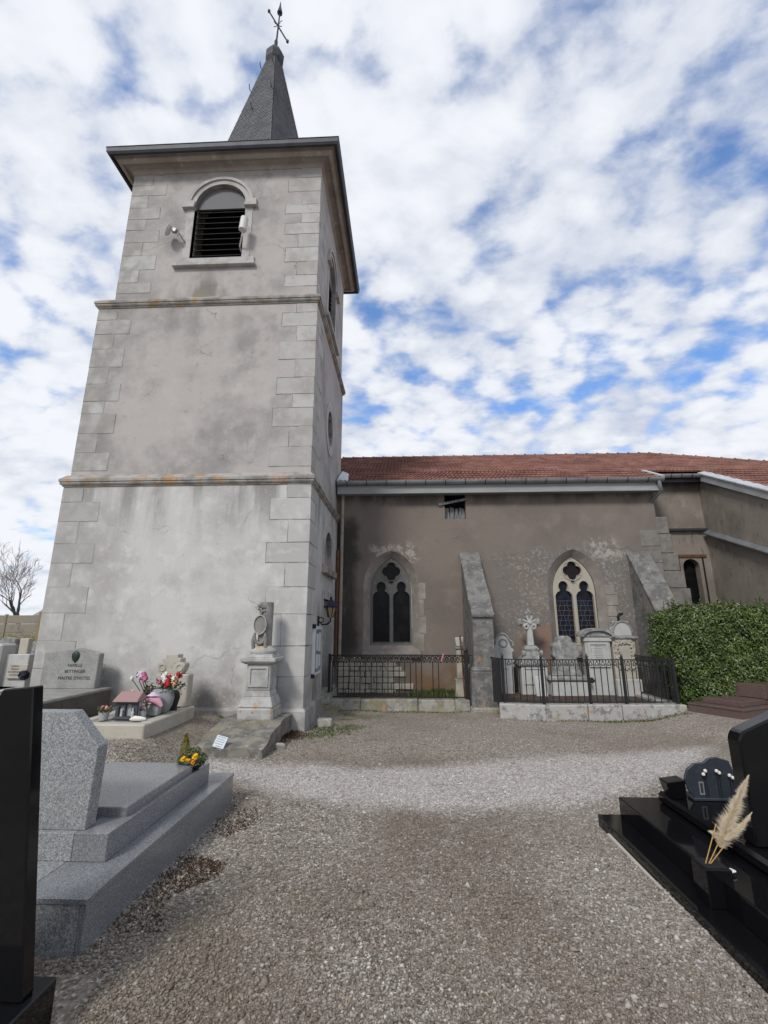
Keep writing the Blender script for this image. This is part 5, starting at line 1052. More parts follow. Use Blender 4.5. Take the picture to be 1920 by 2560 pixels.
def plume(tips, nm, r0, n, seed):
    rng = np.random.default_rng(seed); t = rng.random(n); P = np.array([tips[0].lerp(tips[1], a_) if a_ < 0 else tips[0] * (1 - a_) ** 2 + tips[1] * (2 * a_ * (1 - a_)) + tips[2] * a_ ** 2 for a_ in t])
    d0 = rng.random(n); axis_ = np.array(tips[2] - tips[0]); axis_ /= np.linalg.norm(axis_); rad = r0 * np.minimum(1, (t + .08) * 4) * np.clip(1.02 - t, 0, 1) ** .75 * (1 + .35 * np.sin(t * 23 + d0 * 4))
    d = rng.normal(size=(n, 3)); d -= (d @ axis_)[:, None] * axis_; d /= np.linalg.norm(d, axis=1)[:, None]
    dr = d * rng.uniform(.3, 1.1, n)[:, None] + axis_ * rng.uniform(.2, 1.0, n)[:, None]; dr /= np.linalg.norm(dr, axis=1)[:, None]; ln = rad * rng.uniform(.6, 1.5, n)
    s_ = np.cross(dr, rng.normal(size=(n, 3))); s_ /= np.linalg.norm(s_, axis=1)[:, None]; wd = .0013
    V = np.stack([P - s_ * wd, P + s_ * wd, P + dr * ln[:, None] + s_ * wd * .3 - np.array([0, 0, .15]) * ln[:, None]], 1).reshape(-1, 3)
    k = (np.arange(n) * 3)[:, None]; fast(nm, V, np.concatenate([k, k + 1, k + 2], 1), 'pampas', pg, rng.random(n), 'stuff')
tp = PY(1872, 1938, b0.y); lo = PY(1800, 2118, b0.y); md = PY(1830, 2030, b0.y)
plume([lo, md + Vector((-.005, 0, 0)), tp], 'plume', .062, 8000, 1)
lo2 = PY(1812, 2100, b0.y - .03); tp2 = PY(1880, 2030, b0.y - .03); plume([lo2, PY(1850, 2075, b0.y - .03), tp2], 'plume', .034, 2500, 2)
lo3 = PY(1800, 2100, b0.y); tp3 = PY(1770, 2078, b0.y); plume([lo3, PY(1790, 2080, b0.y), tp3], 'plume', .028, 700, 3)
for a_, b_ in ((b0, lo + (tp - lo) * .8), (b0 + Vector((.01, 0, 0)), lo2 + (tp2 - lo2) * .7), (b0 + Vector((-.02, 0, 0)), PY(1790, 2060, b0.y))): part('stem', MB().tube([a_, a_.lerp(b_, .5), b_], .0028, 5), 'straw', pg)
solo('paper_scrap', MB().obox((PZ(1822, 2178, z2b + .02)), (.04, .02, .006), Matrix.Rotation(R(20), 3, 'Z')), 'petal_white', 'small pale scrap lying beside the black cube vase', 'scrap', bevel=.004)

# ------------------------------------------------------------------ grey granite tomb (left foreground)
tg = thing('grey_tomb', (-2.3, 4.0, 0), 'stepped light grey granite tomb in the left foreground', 'tomb')
gx1, gy0, gy1 = -1.735, 2.87, 5.11; gxl = -3.05; g1 = .265
q2n, q2f = PZ(230, 2156, g1), PZ(542, 1953, g1); z2 = PY(232, 2084, q2n.y).z; x2 = (q2n.x + q2f.x) / 2
print('grey', q2n, q2f, z2)
# tier 1: panels and thin capping slabs
part('front_panel', MB().box(gxl + .02, gx1 - .042, gy0 + .008, gy0 + .05, -.12, g1 - .032), 'granite_rough', tg, bevel=.002)
part('side_panel', MB().box(gx1 - .04, gx1 - .006, gy0 + .008, gy1 - .01, -.12, g1 - .032), 'granite', tg, bevel=.002)
part('core', MB().box(gxl + .02, gx1 - .05, gy0 + .06, gy1 - .015, -.1, g1 - .04), 'granite_rough', tg)
part('capping_slab', MB().box(gxl, x2 - .25, gy0, gy0 + .5, g1 - .03, g1), 'granite_rough', tg, bevel=.003)
part('capping_slab', MB().box(x2 - .246, gx1, gy0, gy1 - .29, g1 - .03, g1), 'granite', tg, bevel=.003)
part('capping_slab', MB().box(gxl, gx1, gy1 - .286, gy1, g1 - .03, g1), 'granite', tg, bevel=.003)
part('capping_slab', MB().box(gxl, x2 - .25, gy0 + .504, gy1 - .29, g1 - .03, g1 - .001), 'granite', tg, bevel=.003)
# tier 2
part('upper_kerb', MB().box(x2 - .22, x2, q2n.y, q2f.y, g1 + .001, z2), 'granite', tg, bevel=.003)
part('upper_kerb', MB().box(gxl + .2, x2 - .223, q2n.y + .002, q2n.y + .22, g1 + .001, z2 - .001), 'granite_rough', tg, bevel=.003)
part('upper_kerb', MB().box(gxl + .2, x2 - .223, q2f.y - .25, q2f.y - .002, g1 + .001, z2 - .001), 'granite', tg, bevel=.003)
# top slab
q3 = PZ(481, 1930, z2); z3 = PY(481, 1911, q3.y).z
part('top_slab', MB().box(gxl + .3, q3.x, q2n.y + .26, q3.y, z2 - .05, z3), 'granite', tg, bevel=.006)
# headstone with cut corners, flaring upwards
hbk = PZ(211, 2080, z2); hy = hbk.y + .02; zx = lambda u, v: (PY(u, v, hy).x, PY(u, v, hy).z)
A_, B_, D_ = zx(211, 2079), zx(246, 1868), zx(181, 1780); cxm = D_[0] - .36
ot = [(2 * cxm - A_[0], z2), (A_[0], z2), B_, D_, (2 * cxm - D_[0], D_[1]), (2 * cxm - B_[0], B_[1])]
part('headstone', MB().plate(ot, [], FY(hy), 0, .11), 'granite_rough', tg, bevel=.004)
# flower bowl at the far end
pb = PZ(480, 1921, z2); pot = thing('flower_bowl', (pb.x, pb.y, z2), 'dark bowl with small conical conifer and yellow pansies on the grey tomb', 'flower bowl')
part('bowl', MB().lathe([(.06, 0), (.10, .03), (.125, .07), (.12, .072), (.08, .06)], (pb.x, pb.y - .02, z2), 18), 'pot_blue', pot, smooth=True)
cn = PY(460, 1905, pb.y); tpz = PY(460, 1836, pb.y).z; n = 900; rng = np.random.default_rng(4); t = rng.random(n) ** .8; rad = .075 * (1 - t) ** .8 * rng.uniform(.5, 1.05, n) + .004; a = rng.uniform(0, 6.28, n)
P = np.stack([cn.x + rad * np.cos(a), pb.y + rad * np.sin(a), z2 + .05 + t * (tpz - z2 - .05)], 1); V, Fc, rn = leaves(P, np.stack([np.cos(a), np.sin(a), np.full(n, .2)], 1), .022, .006, rng)
mats['conifer'] = mk('golden_conifer', (.11, .10, .012), .7, attr=((.22, .18, .03), .9)); fast('conifer', V, Fc, 'conifer', pot, rn, 'stuff')
n = 700; a = rng.uniform(0, 6.28, n); rad = .13 * np.sqrt(rng.random(n)); P = np.stack([pb.x + .01 + rad * np.cos(a), pb.y - .02 + rad * np.sin(a), z2 + .06 + .05 * rng.random(n) + .06 * (rad < .07)], 1); V, Fc, rn = leaves(P, np.stack([np.cos(a), np.sin(a), np.full(n, .8)], 1), .03, .014, rng); fast('leafage', V, Fc, 'grass', pot, rn, 'stuff')
for i, (u, v, r_, mm) in enumerate(((458, 1898, .024, 'petal_yellow'), (488, 1892, .028, 'petal_yellow'), (472, 1903, .020, 'petal_orange'), (483, 1905, .022, 'petal_orange'), (467, 1901, .016, 'petal_yellow'))):
    part('pansy', blossom(MB(), PY(u, v, pb.y - .13), r_, 14, i), mm, pot)

# ------------------------------------------------------------------ black stele at the left edge
sy = 2.25; ksx = lambda u, v: (PY(u, v, sy + .07).x, PY(u, v, sy + .07).z)
st = thing('black_headstone', (-2.1, sy, 0), 'tall black polished headstone cut off by the left edge of the view', 'headstone')
a_, b_, c_, d_ = ksx(111, 1712), ksx(36, 1719), ksx(0, 1781), ksx(86, 2478)
part('headstone', MB().plate([(a_[0] - 1.0, d_[1]), (d_[0], d_[1]), a_, b_, c_, (c_[0] - .32, c_[1] - .55), (a_[0] - 1.0, d_[1] + .4)], [], FY(sy), 0, .07), 'granite_black', st, bevel=.006)
part('base', MB().box(a_[0] - 1.1, d_[0] + .035, sy - .35, sy + .16, -.1, d_[1]), 'granite_black', st, bevel=.006)
print('stele', a_, b_, c_, d_)

# ------------------------------------------------------------------ pedestal monument with broken column
py = 7.78; pm = thing('broken_column_monument', (PY(655, 1790, py).x, py + .2, .25), 'carved stone pedestal with broken column and oval medallion by the tower corner', 'monument')
fx = lambda u, v, d=0: PY(u, v, py + d).x
fz_ = lambda v, d=0: PY(650, v, py + d).z
def blk(u0, u1, v0, v1, d0, d1, nm, mat, bev=.012, u2=None, u3=None):
    z0, z1 = fz_(v1, d0), fz_(v0, d0); xa, xb = fx(u0, v1, d0), fx(u1, v1, d0); xc_, xd = (fx(u2, v0, d0), fx(u3, v0, d0)) if u2 else (xa, xb)
    dd = (xb - xa); return part(nm, MB().hexa([(xa, py + d0, z0), (xb, py + d0, z0), (xb, py + d1, z0), (xa, py + d1, z0)], [(xc_, py + d0, z1), (xd, py + d0, z1), (xd, py + d1, z1), (xc_, py + d1, z1)]), mat, pm, bevel=bev)
W = fx(675, 1700) - fx(615, 1700); xc = (fx(615, 1690) + fx(675, 1690)) / 2
def tier(hw, z0, z1, hw1=None, nm='pedestal_block', mat='pedestal', bev=.012, yo=.0):
    hw1 = hw1 or hw; yc0 = py + W / 2 + .02
    return part(nm, MB().hexa([(xc - hw, yc0 - hw, z0), (xc + hw, yc0 - hw, z0), (xc + hw, yc0 + hw, z0), (xc - hw, yc0 + hw, z0)], [(xc - hw1, yc0 - hw1, z1), (xc + hw1, yc0 - hw1, z1), (xc + hw1, yc0 + hw1, z1), (xc - hw1, yc0 + hw1, z1)]), mat, pm, bevel=bev)
zz_ = {v: fz_(v) for v in (1797, 1768, 1742, 1727, 1661, 1645, 1635, 1625, 1504, 1537, 1587)}
hW = W / 2
tier(hW + .09, zz_[1797] - .03, zz_[1768], nm='base', bev=.03); tier(hW + .085, zz_[1768], zz_[1742], hW + .03, nm='base', bev=.01); tier(hW + .02, zz_[1742], zz_[1727], hW, nm='base_moulding', bev=.006)
da = tier(hW, zz_[1727], zz_[1661], nm='dado')
part('dado_panel', MB().plate(rect(xc - hW + .03, xc + hW - .03, zz_[1727] + .05, zz_[1661] - .03), [rect(xc - hW + .07, xc + hW - .07, zz_[1727] + .09, zz_[1661] - .07)], FY(py + .02), -.022, .0), 'pedestal', da, bevel=.005)
tier(hW + .02, zz_[1661], zz_[1661] + .04, hW + .085, nm='cornice', bev=.004); tier(hW + .09, zz_[1661] + .04, zz_[1645], nm='cornice', bev=.01); tier(hW + .04, zz_[1645], zz_[1635], hW + .01, nm='cornice', bev=.008)
yc0 = py + W / 2 + .02
part('torus', MB().lathe([(.10, zz_[1635]), (.215, zz_[1635]), (.225, zz_[1635] + .03), (.215, zz_[1625]), (.17, zz_[1625] + .03), (.16, zz_[1625] + .06)], (xc, yc0, 0), 24), 'pedestal', pm, smooth=True)
rC = .5 * (fx(682, 1560) - fx(646, 1560)) * .98
part('column', MB().lathe([(rC, zz_[1625]), (rC * .99, zz_[1504] - .02), (rC * .93, zz_[1504]), (.01, zz_[1504] - .01)], (xc + .015, yc0, 0), 28), 'column', pm, smooth=True)
zo0, zo1 = zz_[1587], zz_[1537]; zc_ = (zo0 + zo1) / 2; rzv = (zo1 - zo0) / 2; rxv = .5 * (fx(672, 1560) - fx(639, 1560)); xm = xc - .035; yf = yc0 - rC
ov_ = lambda k: [(xm + rxv * k * math.cos(t), zc_ + rzv * k * math.sin(t)) for t in [2 * math.pi * j / 28 for j in range(28)]]
md_ = part('medallion', MB().plate(ov_(1), [], FY(yf), -.035, .06), 'column', pm, bevel=.004); part('medallion_rim', MB().plate(ov_(1.0), [ov_(.88)], FY(yf), -.055, -.03), 'pedestal', md_, bevel=.004)
for s_ in (-1, 1):
    part('drapery', MB().tube([(xm + s_ * rxv * .75, yf - .02, zo0 + .03), (xm + s_ * rxv * .95, yf - .02, zo0 - .08), (xm + s_ * rxv * .9, yf - .015, zo0 - .20), (xm + s_ * rxv * .88, yf, zo0 - .27)], [.02, .035, .03, .012], 7), 'column', md_)
part('drapery', MB().tube([(xm + rxv * .8 * math.cos(t), yf - .025, zo0 - .02 + .12 * math.sin(t)) for t in [math.pi + math.pi * k / 10 for k in range(11)]], .028, 7), 'column', md_)
rr = random.Random(12)
for k in range(16):
    a = rr.uniform(-1, 1); part('carved_flower', MB().lathe([(.004, -.02), (.022, -.01), (.022, .01), (.004, .02)], (xm + .02 + a * rC * .75, yf + .01 + .06 * a * a - .015, zo1 + .05 + rr.uniform(0, .12)), 7), 'column', md_)
part('ribbon_strip', MB().box(xm - .012, xm + .012, yf - .02, yf + .03, zo1 - .01, zo1 + .10), 'column', md_)
# tilted slab under it
fl, fr_ = PZ(514, 1858, .13), PZ(653, 1869, .13); bz = PY(722, 1787, 8.28); fb = PZ(653, 1887, .02)
slab = MB(); x0s, x1s, y0s, y1s = fl.x - .1, fr_.x + .0, fr_.y, 8.30; zb_ = fz_(1797) - .0
NXs, NYs = 9, 12; top = [[(x0s + (x1s + .02 - x0s) * i / NXs + .02 * math.sin(j * 1.3), y0s + (y1s - y0s) * j / NYs + .03 * math.sin(i * 1.1) * (j == 0), .115 + (zb_ - .115) * min(1, j / NYs / .55) + random.uniform(-.012, .012)) for i in range(NXs + 1)] for j in range(NYs + 1)]
Vs = [p for r_ in top for p in r_] + [(p[0], p[1], -.1) for r_ in top for p in r_]; nn = (NXs + 1) * (NYs + 1); Fs = []
ix = lambda j, i: j * (NXs + 1) + i
for j in range(NYs):
    for i in range(NXs): Fs += [(ix(j, i), ix(j, i + 1), ix(j + 1, i + 1), ix(j + 1, i))]
per = [ix(0, i) for i in range(NXs + 1)] + [ix(j, NXs) for j in range(1, NYs + 1)] + [ix(NYs, i) for i in range(NXs - 1, -1, -1)] + [ix(j, 0) for j in range(NYs - 1, 0, -1)]
for a, b in zip(per, per[1:] + per[:1]): Fs.append((a, b, b + nn, a + nn))
slab.add(Vs, Fs); solo('grave_slab', slab, 'slab', 'rough mossy stone slab under the broken column monument', 'grave slab')
# broken kerb stones and blocks at the tower foot
for i, (u, v, s_, lab) in enumerate(((702, 1782, .09, 'small yellowish stone block wedged behind the broken column monument'), (812, 1808, .12, 'ochre stone block lying on the moss beside the tower corner'), (700, 1865, .07, 'loose mossy stone beside the right edge of the grave slab'))):
    p = PZ(u, v + 8, .0 if i else .22); solo('loose_stone', MB().box(p.x - s_, p.x + s_, p.y - s_ * .5, p.y + s_ * .5, p.z - .02, p.z + s_ * 1.1).jitter(.015), 'kerb', lab, 'stone', bevel=.02)
# little sign on a stake
ps = PZ(549, 1889, .02); sg = thing('grave_sign', ps, 'small white notice plate on a stake in front of the mossy slab', 'sign')
q = PY(551, 1855, ps.y); tlt = R(-13); wS, hS = .5 * (PY(565, 1855, ps.y).x - PY(537, 1855, ps.y).x), .078
m = MB().obox(q, (wS, .008, hS), Matrix.Rotation(tlt * -1, 3, 'Y') @ Matrix.Rotation(R(-35), 3, 'X')); part('plate', m, 'paper', sg, bevel=.003)
part('stake', MB().bar(ps - Vector((0, 0, .05)), q + Vector((0, .012, -.02)), .022), 'board', sg)
tx = MB(); M_ = Matrix.Rotation(-tlt, 3, 'Y') @ Matrix.Rotation(R(-35), 3, 'X')
for k in range(5): tx.obox(q + M_ @ Vector((-.01 * (k % 2), -.0092, .06 - .03 * k)), (wS * (.75 if k < 4 else .5), .0008, .005), M_)
part('printed_lines', tx, mk('grey_print', (.3, .32, .33), .8), sg)

# ------------------------------------------------------------------ cream tomb with flowers
cz0, cz1 = .28, .47; cx1 = -3.36; cx0 = PZ(205, 1806, cz1).x - .12; cy0, cy1 = 6.31, 7.80
ct_ = thing('cream_tomb', ((cx0 + cx1) / 2, 7, .3), 'cream stone tomb covered with flowers and ornaments against the tower', 'tomb')
part('kerb_stone', MB().box(cx0, cx1, cy0, cy0 + .16, .1, cz1), 'stone_cream', ct_, bevel=.015); part('kerb_stone', MB().box(cx1 - .16, cx1, cy0 + .164, cy1, .1, cz1), 'stone_cream', ct_, bevel=.015); part('kerb_stone', MB().box(cx0, cx0 + .16, cy0 + .164, cy1, .1, cz1), 'stone_cream', ct_, bevel=.015)
part('cover_slab', MB().box(cx0 + .163, cx1 - .163, cy0 + .163, cy1, .1, cz1 - .012), 'stone_grey', ct_, bevel=.005)
yh = 7.62; U = lambda u, v: PY(u, v, yh).x; Zv = lambda v: PY(430, v, yh).z
hs = part('headstone', MB().box(U(386, 1720), U(468, 1720), yh, yh + .2, cz1, Zv(1686)), 'stone_cream', ct_, bevel=.015)
x0_, x1_ = U(392, 1670), U(461, 1670); cc = (x0_ + x1_) / 2; hw = (x1_ - x0_) / 2
sil = [(x0_ + .06, Zv(1686)), (x1_ - .06, Zv(1686)), (x1_ - .02, Zv(1676)), (x1_, Zv(1662)), (x1_ - .02, Zv(1657)), (cc + hw * .66, Zv(1656)), (cc + hw * .66, Zv(1646)), (cc + hw * .44, Zv(1645)), (cc + hw * .44, Zv(1636)), (cc - hw * .44, Zv(1636)), (cc - hw * .44, Zv(1645)), (cc - hw * .66, Zv(1646)), (cc - hw * .66, Zv(1656)), (x0_ + .02, Zv(1657)), (x0_, Zv(1662)), (x0_ + .02, Zv(1676))]
part('stepped_crest', MB().plate(sil, [], FY(yh), .01, .19), 'stone_cream', hs, bevel=.008)
for s_ in (-1, 1): part('volute', torus((cc + s_ * hw * .62, yh + .01, Zv(1669)), .05, .014, 14, 6), 'stone_cream', hs, smooth=True)
print('cream', cx0, U(386, 1720), Zv(1636))
def on_top(u, v): return PZ(u, v, cz1)
# round grey urn and dark vase with the big bouquet
p = on_top(402, 1783); ur = thing('grey_urn', p, 'large rounded grey stone urn holding red, peach and white flowers', 'urn')
uh = PY(402, 1722, p.y).z - cz1; part('body', MB().lathe([(.07, 0), (.11, .02), (.155, uh * .35), (.175, uh * .65), (.15, uh * .95), (.12, uh)], (p.x, p.y, cz1), 20, 1., .6), 'urn_grey', ur, smooth=True)
p2 = on_top(428, 1777); vd = thing('dark_vase', p2, 'slim dark vase behind the grey urn on the cream tomb', 'vase'); part('body', MB().lathe([(.06, 0), (.05, .04), (.085, .18), (.07, .26), (.05, .28)], (p2.x, p2.y + .05, cz1), 14), 'urn_dark', vd, smooth=True)
bq = thing('bouquet', PY(410, 1720, p.y), 'mixed bouquet of red, peach, white and pink flowers on the cream tomb', 'bouquet')
for i, (u, v, r_, mm) in enumerate(((419, 1708, .062, 'petal_red'), (437, 1706, .052, 'petal_peach'), (410, 1692, .045, 'petal_white'), (412, 1702, .04, 'petal_white'), (398, 1704, .04, 'petal_pink'), (442, 1693, .045, 'petal_peach'), (446, 1685, .03, 'petal_red'), (424, 1693, .035, 'petal_red'), (415, 1685, .03, 'petal_white'), (433, 1697, .035, 'petal_white'), (452, 1690, .028, 'petal_red'), (404, 1697, .03, 'petal_lilac'))):
    c_ = PY(u, v, p.y - .04 + .03 * (i % 3)); part('flower', blossom(MB(), c_, r_, 20, i), mm, bq); part('stem', MB().tube([(p.x, p.y, cz1 + uh * .9), c_.lerp(Vector((p.x, p.y, cz1 + uh)), .4), c_], .006, 4), 'stem_green', bq)
n = 260; rng = np.random.default_rng(8); P = np.stack([rng.normal(PY(425, 1712, p.y).x, .09, n), rng.normal(p.y, .05, n), rng.normal(PY(425, 1716, p.y).z, .05, n)], 1); V, Fc, rn = leaves(P, rng.normal(size=(n, 3)), .06, .022, rng); mats['bq_leaf'] = mk('bouquet_leaf', (.025, .06, .03), .6, attr=((.06, .09, .06), .9)); fast('leafage', V, Fc, 'bq_leaf', bq, rn, 'stuff')
# second bouquet, left
p = on_top(368, 1778); b2 = thing('bouquet', PY(365, 1740, p.y), 'tall bouquet with white and magenta blooms left of the grey urn', 'bouquet')
bs = Vector((p.x, p.y, cz1))
for i, (u, v, r_, mm) in enumerate(((352, 1688, .062, 'petal_lilac'), (362, 1696, .05, 'petal_pink'), (359, 1686, .045, 'petal_pink'), (329, 1696, .03, 'petal_white'), (347, 1700, .022, 'petal_white'), (331, 1731, .035, 'petal_peach'))):
    c_ = PY(u, v, p.y); part('flower', blossom(MB(), c_, r_, 20, i + 30), mm, b2); part('stem', MB().tube([bs, bs.lerp(c_, .55) + Vector((.02, 0, .03)), c_], .006, 4), 'stem_green', b2)
n = 260; P = np.stack([rng.normal(PY(372, 1735, p.y).x, .05, n), rng.normal(p.y, .04, n), rng.normal(PY(372, 1737, p.y).z, .07, n)], 1); V, Fc, rn = leaves(P, rng.normal(size=(n, 3)), .07, .02, rng); mats['dry_leaf'] = mk('dry_leaf', (.05, .045, .02), .7, attr=((.13, .09, .04), .9)); fast('leafage', V, Fc, 'dry_leaf', b2, rn, 'stuff')
# house-shaped plaque with pink roof
p = on_top(313, 1799); hp = thing('house_plaque', p, 'small dark house-shaped memorial with pink roof and two arched niches', 'memorial')
hw = .5 * (PY(346, 1780, p.y).x - PY(285, 1780, p.y).x); h0 = PY(313, 1754, p.y).z; h1 = PY(313, 1740, p.y).z; bx0 = PY(315, 1780, p.y).x
part('base', MB().box(bx0 - hw, bx0 + hw, p.y - .03, p.y + .17, cz1, cz1 + .03), 'ornament_dark', hp, bevel=.008)
nic = [round_arch(bx0 - hw * .42, hw * .24, cz1 + .04, cz1 + .14, 10), round_arch(bx0 + hw * .16, hw * .26, cz1 + .04, cz1 + .16, 10)]
part('front', MB().plate(rect(bx0 - hw * .88, bx0 + hw * .88, cz1 + .03, h0), nic, FY(p.y), 0, .04), 'ornament_dark', hp)
part('niche_back', MB().box(bx0 - hw * .85, bx0 + hw * .85, p.y + .04, p.y + .14, cz1 + .03, h0 - .01), 'pot_grey', hp)
part('roof', MB().hexa([(bx0 - hw * 1.05, p.y - .06, h0), (bx0 + hw * 1.05, p.y - .06, h0), (bx0 + hw * 1.05, p.y + .18, h0 + .02), (bx0 - hw * 1.05, p.y + .18, h0 + .02)], [(bx0 - hw * .98, p.y - .05, h0 + .025), (bx0 + hw * .98, p.y - .05, h0 + .025), (bx0 + hw * .92, p.y + .1, h1 + .05), (bx0 - hw * .92, p.y + .1, h1 + .05)]), 'pink_roof', hp, bevel=.005)
part('white_bottle', MB().lathe([(.018, 0), (.02, .06), (.01, .09), (.008, .12)], (bx0 + hw * .62, p.y - .02, cz1 + .03), 10), 'bottle', hp)
part('white_figure', MB().lathe([(.02, 0), (.016, .06), (.018, .08), (.004, .10)], (bx0 - hw * .42, p.y + .02, cz1 + .035), 10), 'bottle', hp)
# pots, pink figure, shell
def pot_plant(u, v, r, h, pm_, fl_, lab, seed, nfl=7):
    p = on_top(u, v); t = thing('flower_pot', p, lab, 'flower pot'); part('pot', MB().lathe([(r * .75, 0), (r, h), (r * .92, h), (r * .8, h * .8)], (p.x, p.y, cz1), 16), pm_, t, smooth=True); rr = random.Random(seed)
    for k in range(nfl): part('flower', blossom(MB(), (p.x + rr.uniform(-r, r) * .8, p.y + rr.uniform(-r, r) * .8, cz1 + h + rr.uniform(.02, .07)), .024, 10, k), rr.choice(fl_), t)
    rng = np.random.default_rng(seed); n = 90; P = np.stack([rng.normal(p.x, r * .6, n), rng.normal(p.y, r * .5, n), cz1 + h + rng.uniform(0, .07, n)], 1); V, Fc, rn = leaves(P, rng.normal(size=(n, 3)) + np.array([0, 0, 1]), .04, .02, rng); fast('leafage', V, Fc, 'grass', t, rn, 'stuff')
pot_plant(258, 1800, .07, .10, 'pot_grey', ['petal_pink', 'petal_peach', 'petal_pink'], 'grey flower pot with pink blooms at the front left of the cream tomb', 21)
pot_plant(355, 1795, .055, .10, 'pot_grey', ['petal_peach', 'petal_lilac'], 'small grey pot with pale blooms beside the pink-roofed house', 22, 5)
p = on_top(376, 1790); pf = thing('pink_ornament', p, 'pink and grey sculpted ornament leaning in front of the grey urn', 'ornament')
part('base', MB().hexa([(p.x - .07, p.y - .03, cz1), (p.x + .10, p.y - .03, cz1), (p.x + .10, p.y + .1, cz1), (p.x - .07, p.y + .1, cz1)], [(p.x - .02, p.y, cz1 + .17), (p.x + .13, p.y, cz1 + .2), (p.x + .13, p.y + .08, cz1 + .2), (p.x - .02, p.y + .08, cz1 + .17)]), 'urn_grey', pf, bevel=.015)
part('drape', MB().tube([(p.x - .06, p.y - .02, cz1 + .20), (p.x + .02, p.y - .04, cz1 + .235), (p.x + .10, p.y - .03, cz1 + .20), (p.x + .16, p.y - .02, cz1 + .13)], [.03, .055, .05, .025], 9), 'pink_cloth', pf, smooth=True)
part('cap', MB().lathe([(.09, 0), (.05, .02), (.03, .04), (.004, .05)], (p.x + .02, p.y - .02, cz1 + .275), 12), 'petal_lilac', pf, smooth=True)
p = on_top(343, 1803); solo('white_shell', MB().tube([(p.x - .10, p.y, cz1 + .02), (p.x - .04, p.y - .01, cz1 + .035), (p.x + .04, p.y, cz1 + .03), (p.x + .10, p.y + .02, cz1 + .025)], [.012, .035, .03, .015], 8), 'petal_white', 'white shell-like ornament lying at the front of the cream tomb', 'ornament', smooth=True)

# ------------------------------------------------------------------ family headstone tomb
fy = 7.95; FU = lambda u, v: PY(u, v, fy).x; FZ = lambda v: PY(190, v, fy).z
tf = thing('family_tomb', (FU(180, 1720), 7.0, .3), 'grey headstone with engraved family name on a dark stone slab against the tower', 'tomb')
slz = FZ(1722); xr_ = FU(256, 1722); xl_ = FU(90, 1722) - .12
part('slab', MB().box(xl_, xr_, 6.0, 8.2, slz - .20, slz), 'slab_top', tf, bevel=.01)
part('side_panel', MB().box(xl_ + .02, xr_ + .004, 6.02, 8.2, slz - .42, slz - .035), 'granite_dull', tf, bevel=.006)
part('plinth', MB().box(xl_ - .05, xr_ + .16, 5.9, 8.25, .0, slz - .40), 'slab_top', tf, bevel=.015)
ol = [(FU(97, 1716), slz), (FU(235, 1720), slz), (FU(249, 1634), FZ(1634)), (FU(195, 1621), FZ(1621)), (FU(113, 1630), FZ(1631))]
part('headstone', MB().plate(ol, [], FY(fy), 0, .14), 'headstone', tf, bevel=.008)
cxh = FU(190, 1660)
def text(s_, x, y, z, size, parent, mat):
    cu = bpy.data.curves.new('text', 'FONT'); cu.body = s_; cu.size = size; cu.align_x = 'CENTER'; cu.extrude = .003; cu.resolution_u = 2
    ob = bpy.data.objects.new('text', cu); COL.objects.link(ob); dg = bpy.context.evaluated_depsgraph_get(); me = bpy.data.meshes.new_from_object(ob.evaluated_get(dg)); bpy.data.objects.remove(ob)
    me.name = 'lettering'; me.transform(Matrix.Rotation(R(90), 4, 'X')); me.materials.clear(); me.materials.append(mats[mat]); return link('lettering', me, (x, y, z), parent)
mats['letter'] = mk('dark_letter', (.035, .035, .035), .7)
text('FAMILLE', FU(187, 1668), fy - .001, FZ(1667), .070, tf, 'letter'); text('BEYTINGER', FU(187, 1683), fy - .001, FZ(1682), .070, tf, 'letter'); text('MAITRE D\'HOTEL', FU(185, 1700), fy - .001, FZ(1699), .072, tf, 'letter')
em = MB().lathe([(.005, -.10), (.045, -.06), (.068, 0), (.065, .045), (.04, .075), (.005, .09)], (FU(190, 1640), fy - .01, FZ(1641)), 12, 1., .4); part('bronze_emblem', em, mk('bronze_emblem', (.03, .045, .045), .5, metal=.4), tf, smooth=True)

# ------------------------------------------------------------------ background at the far left
WYB = 25.
bw = thing('boundary_wall', (PY(40, 1560, WYB).x, WYB, 0), 'weathered concrete panel wall closing the churchyard at the far left', 'wall')
mats['concrete'] = mk('concrete_panel', (.24, .215, .17), .9, layers=[dict(c=(.15, .135, .11), s=1.5, lo=.42, hi=.66, f=.7), dict(c=(.10, .09, .08), s=5, st=(1, 1, .3), lo=.55, hi=.7, f=.6)], bump=dict(s=20, k=.3, dist=.01))
xw = PY(12, 1560, WYB).x; wt = PY(50, 1538, WYB).z
for k in range(-5, 7):
    x0_ = xw + k * 2.0
    for j in range(5): part('concrete_plank', MB().box(x0_ + .06, x0_ + 1.94, WYB, WYB + .06, j * wt / 5 + .006, (j + 1) * wt / 5 - .006), 'concrete', bw, bevel=.01)
    part('post', MB().box(x0_ - .06, x0_ + .06, WYB - .04, WYB + .1, -.1, wt + .05), 'concrete', bw, bevel=.01)
p = PY(102, 1560, 22.); solo('wooden_screen', MB().box(p.x - .18, p.x + 2.2, 22., 22.08, 0, PY(102, 1530, 22.).z), mk('tan_wood', (.26, .19, .11), .85, layers=[dict(c=(.16, .11, .07), s=8, st=(3, 1, .2), lo=.45, hi=.6, f=.6)]), 'tan wooden screen standing beside the concrete wall behind the tower', 'screen', bevel=.01)
n = 2600; rng = np.random.default_rng(31); P = np.stack([rng.uniform(xw - 8, xw + 9, n), rng.normal(24.3, .2, n), .35 + .9 * rng.random(n) ** .5], 1); V, Fc, rn = leaves(P, rng.normal(size=(n, 3)) + np.array([0, -1, 1]), .12, .05, rng)
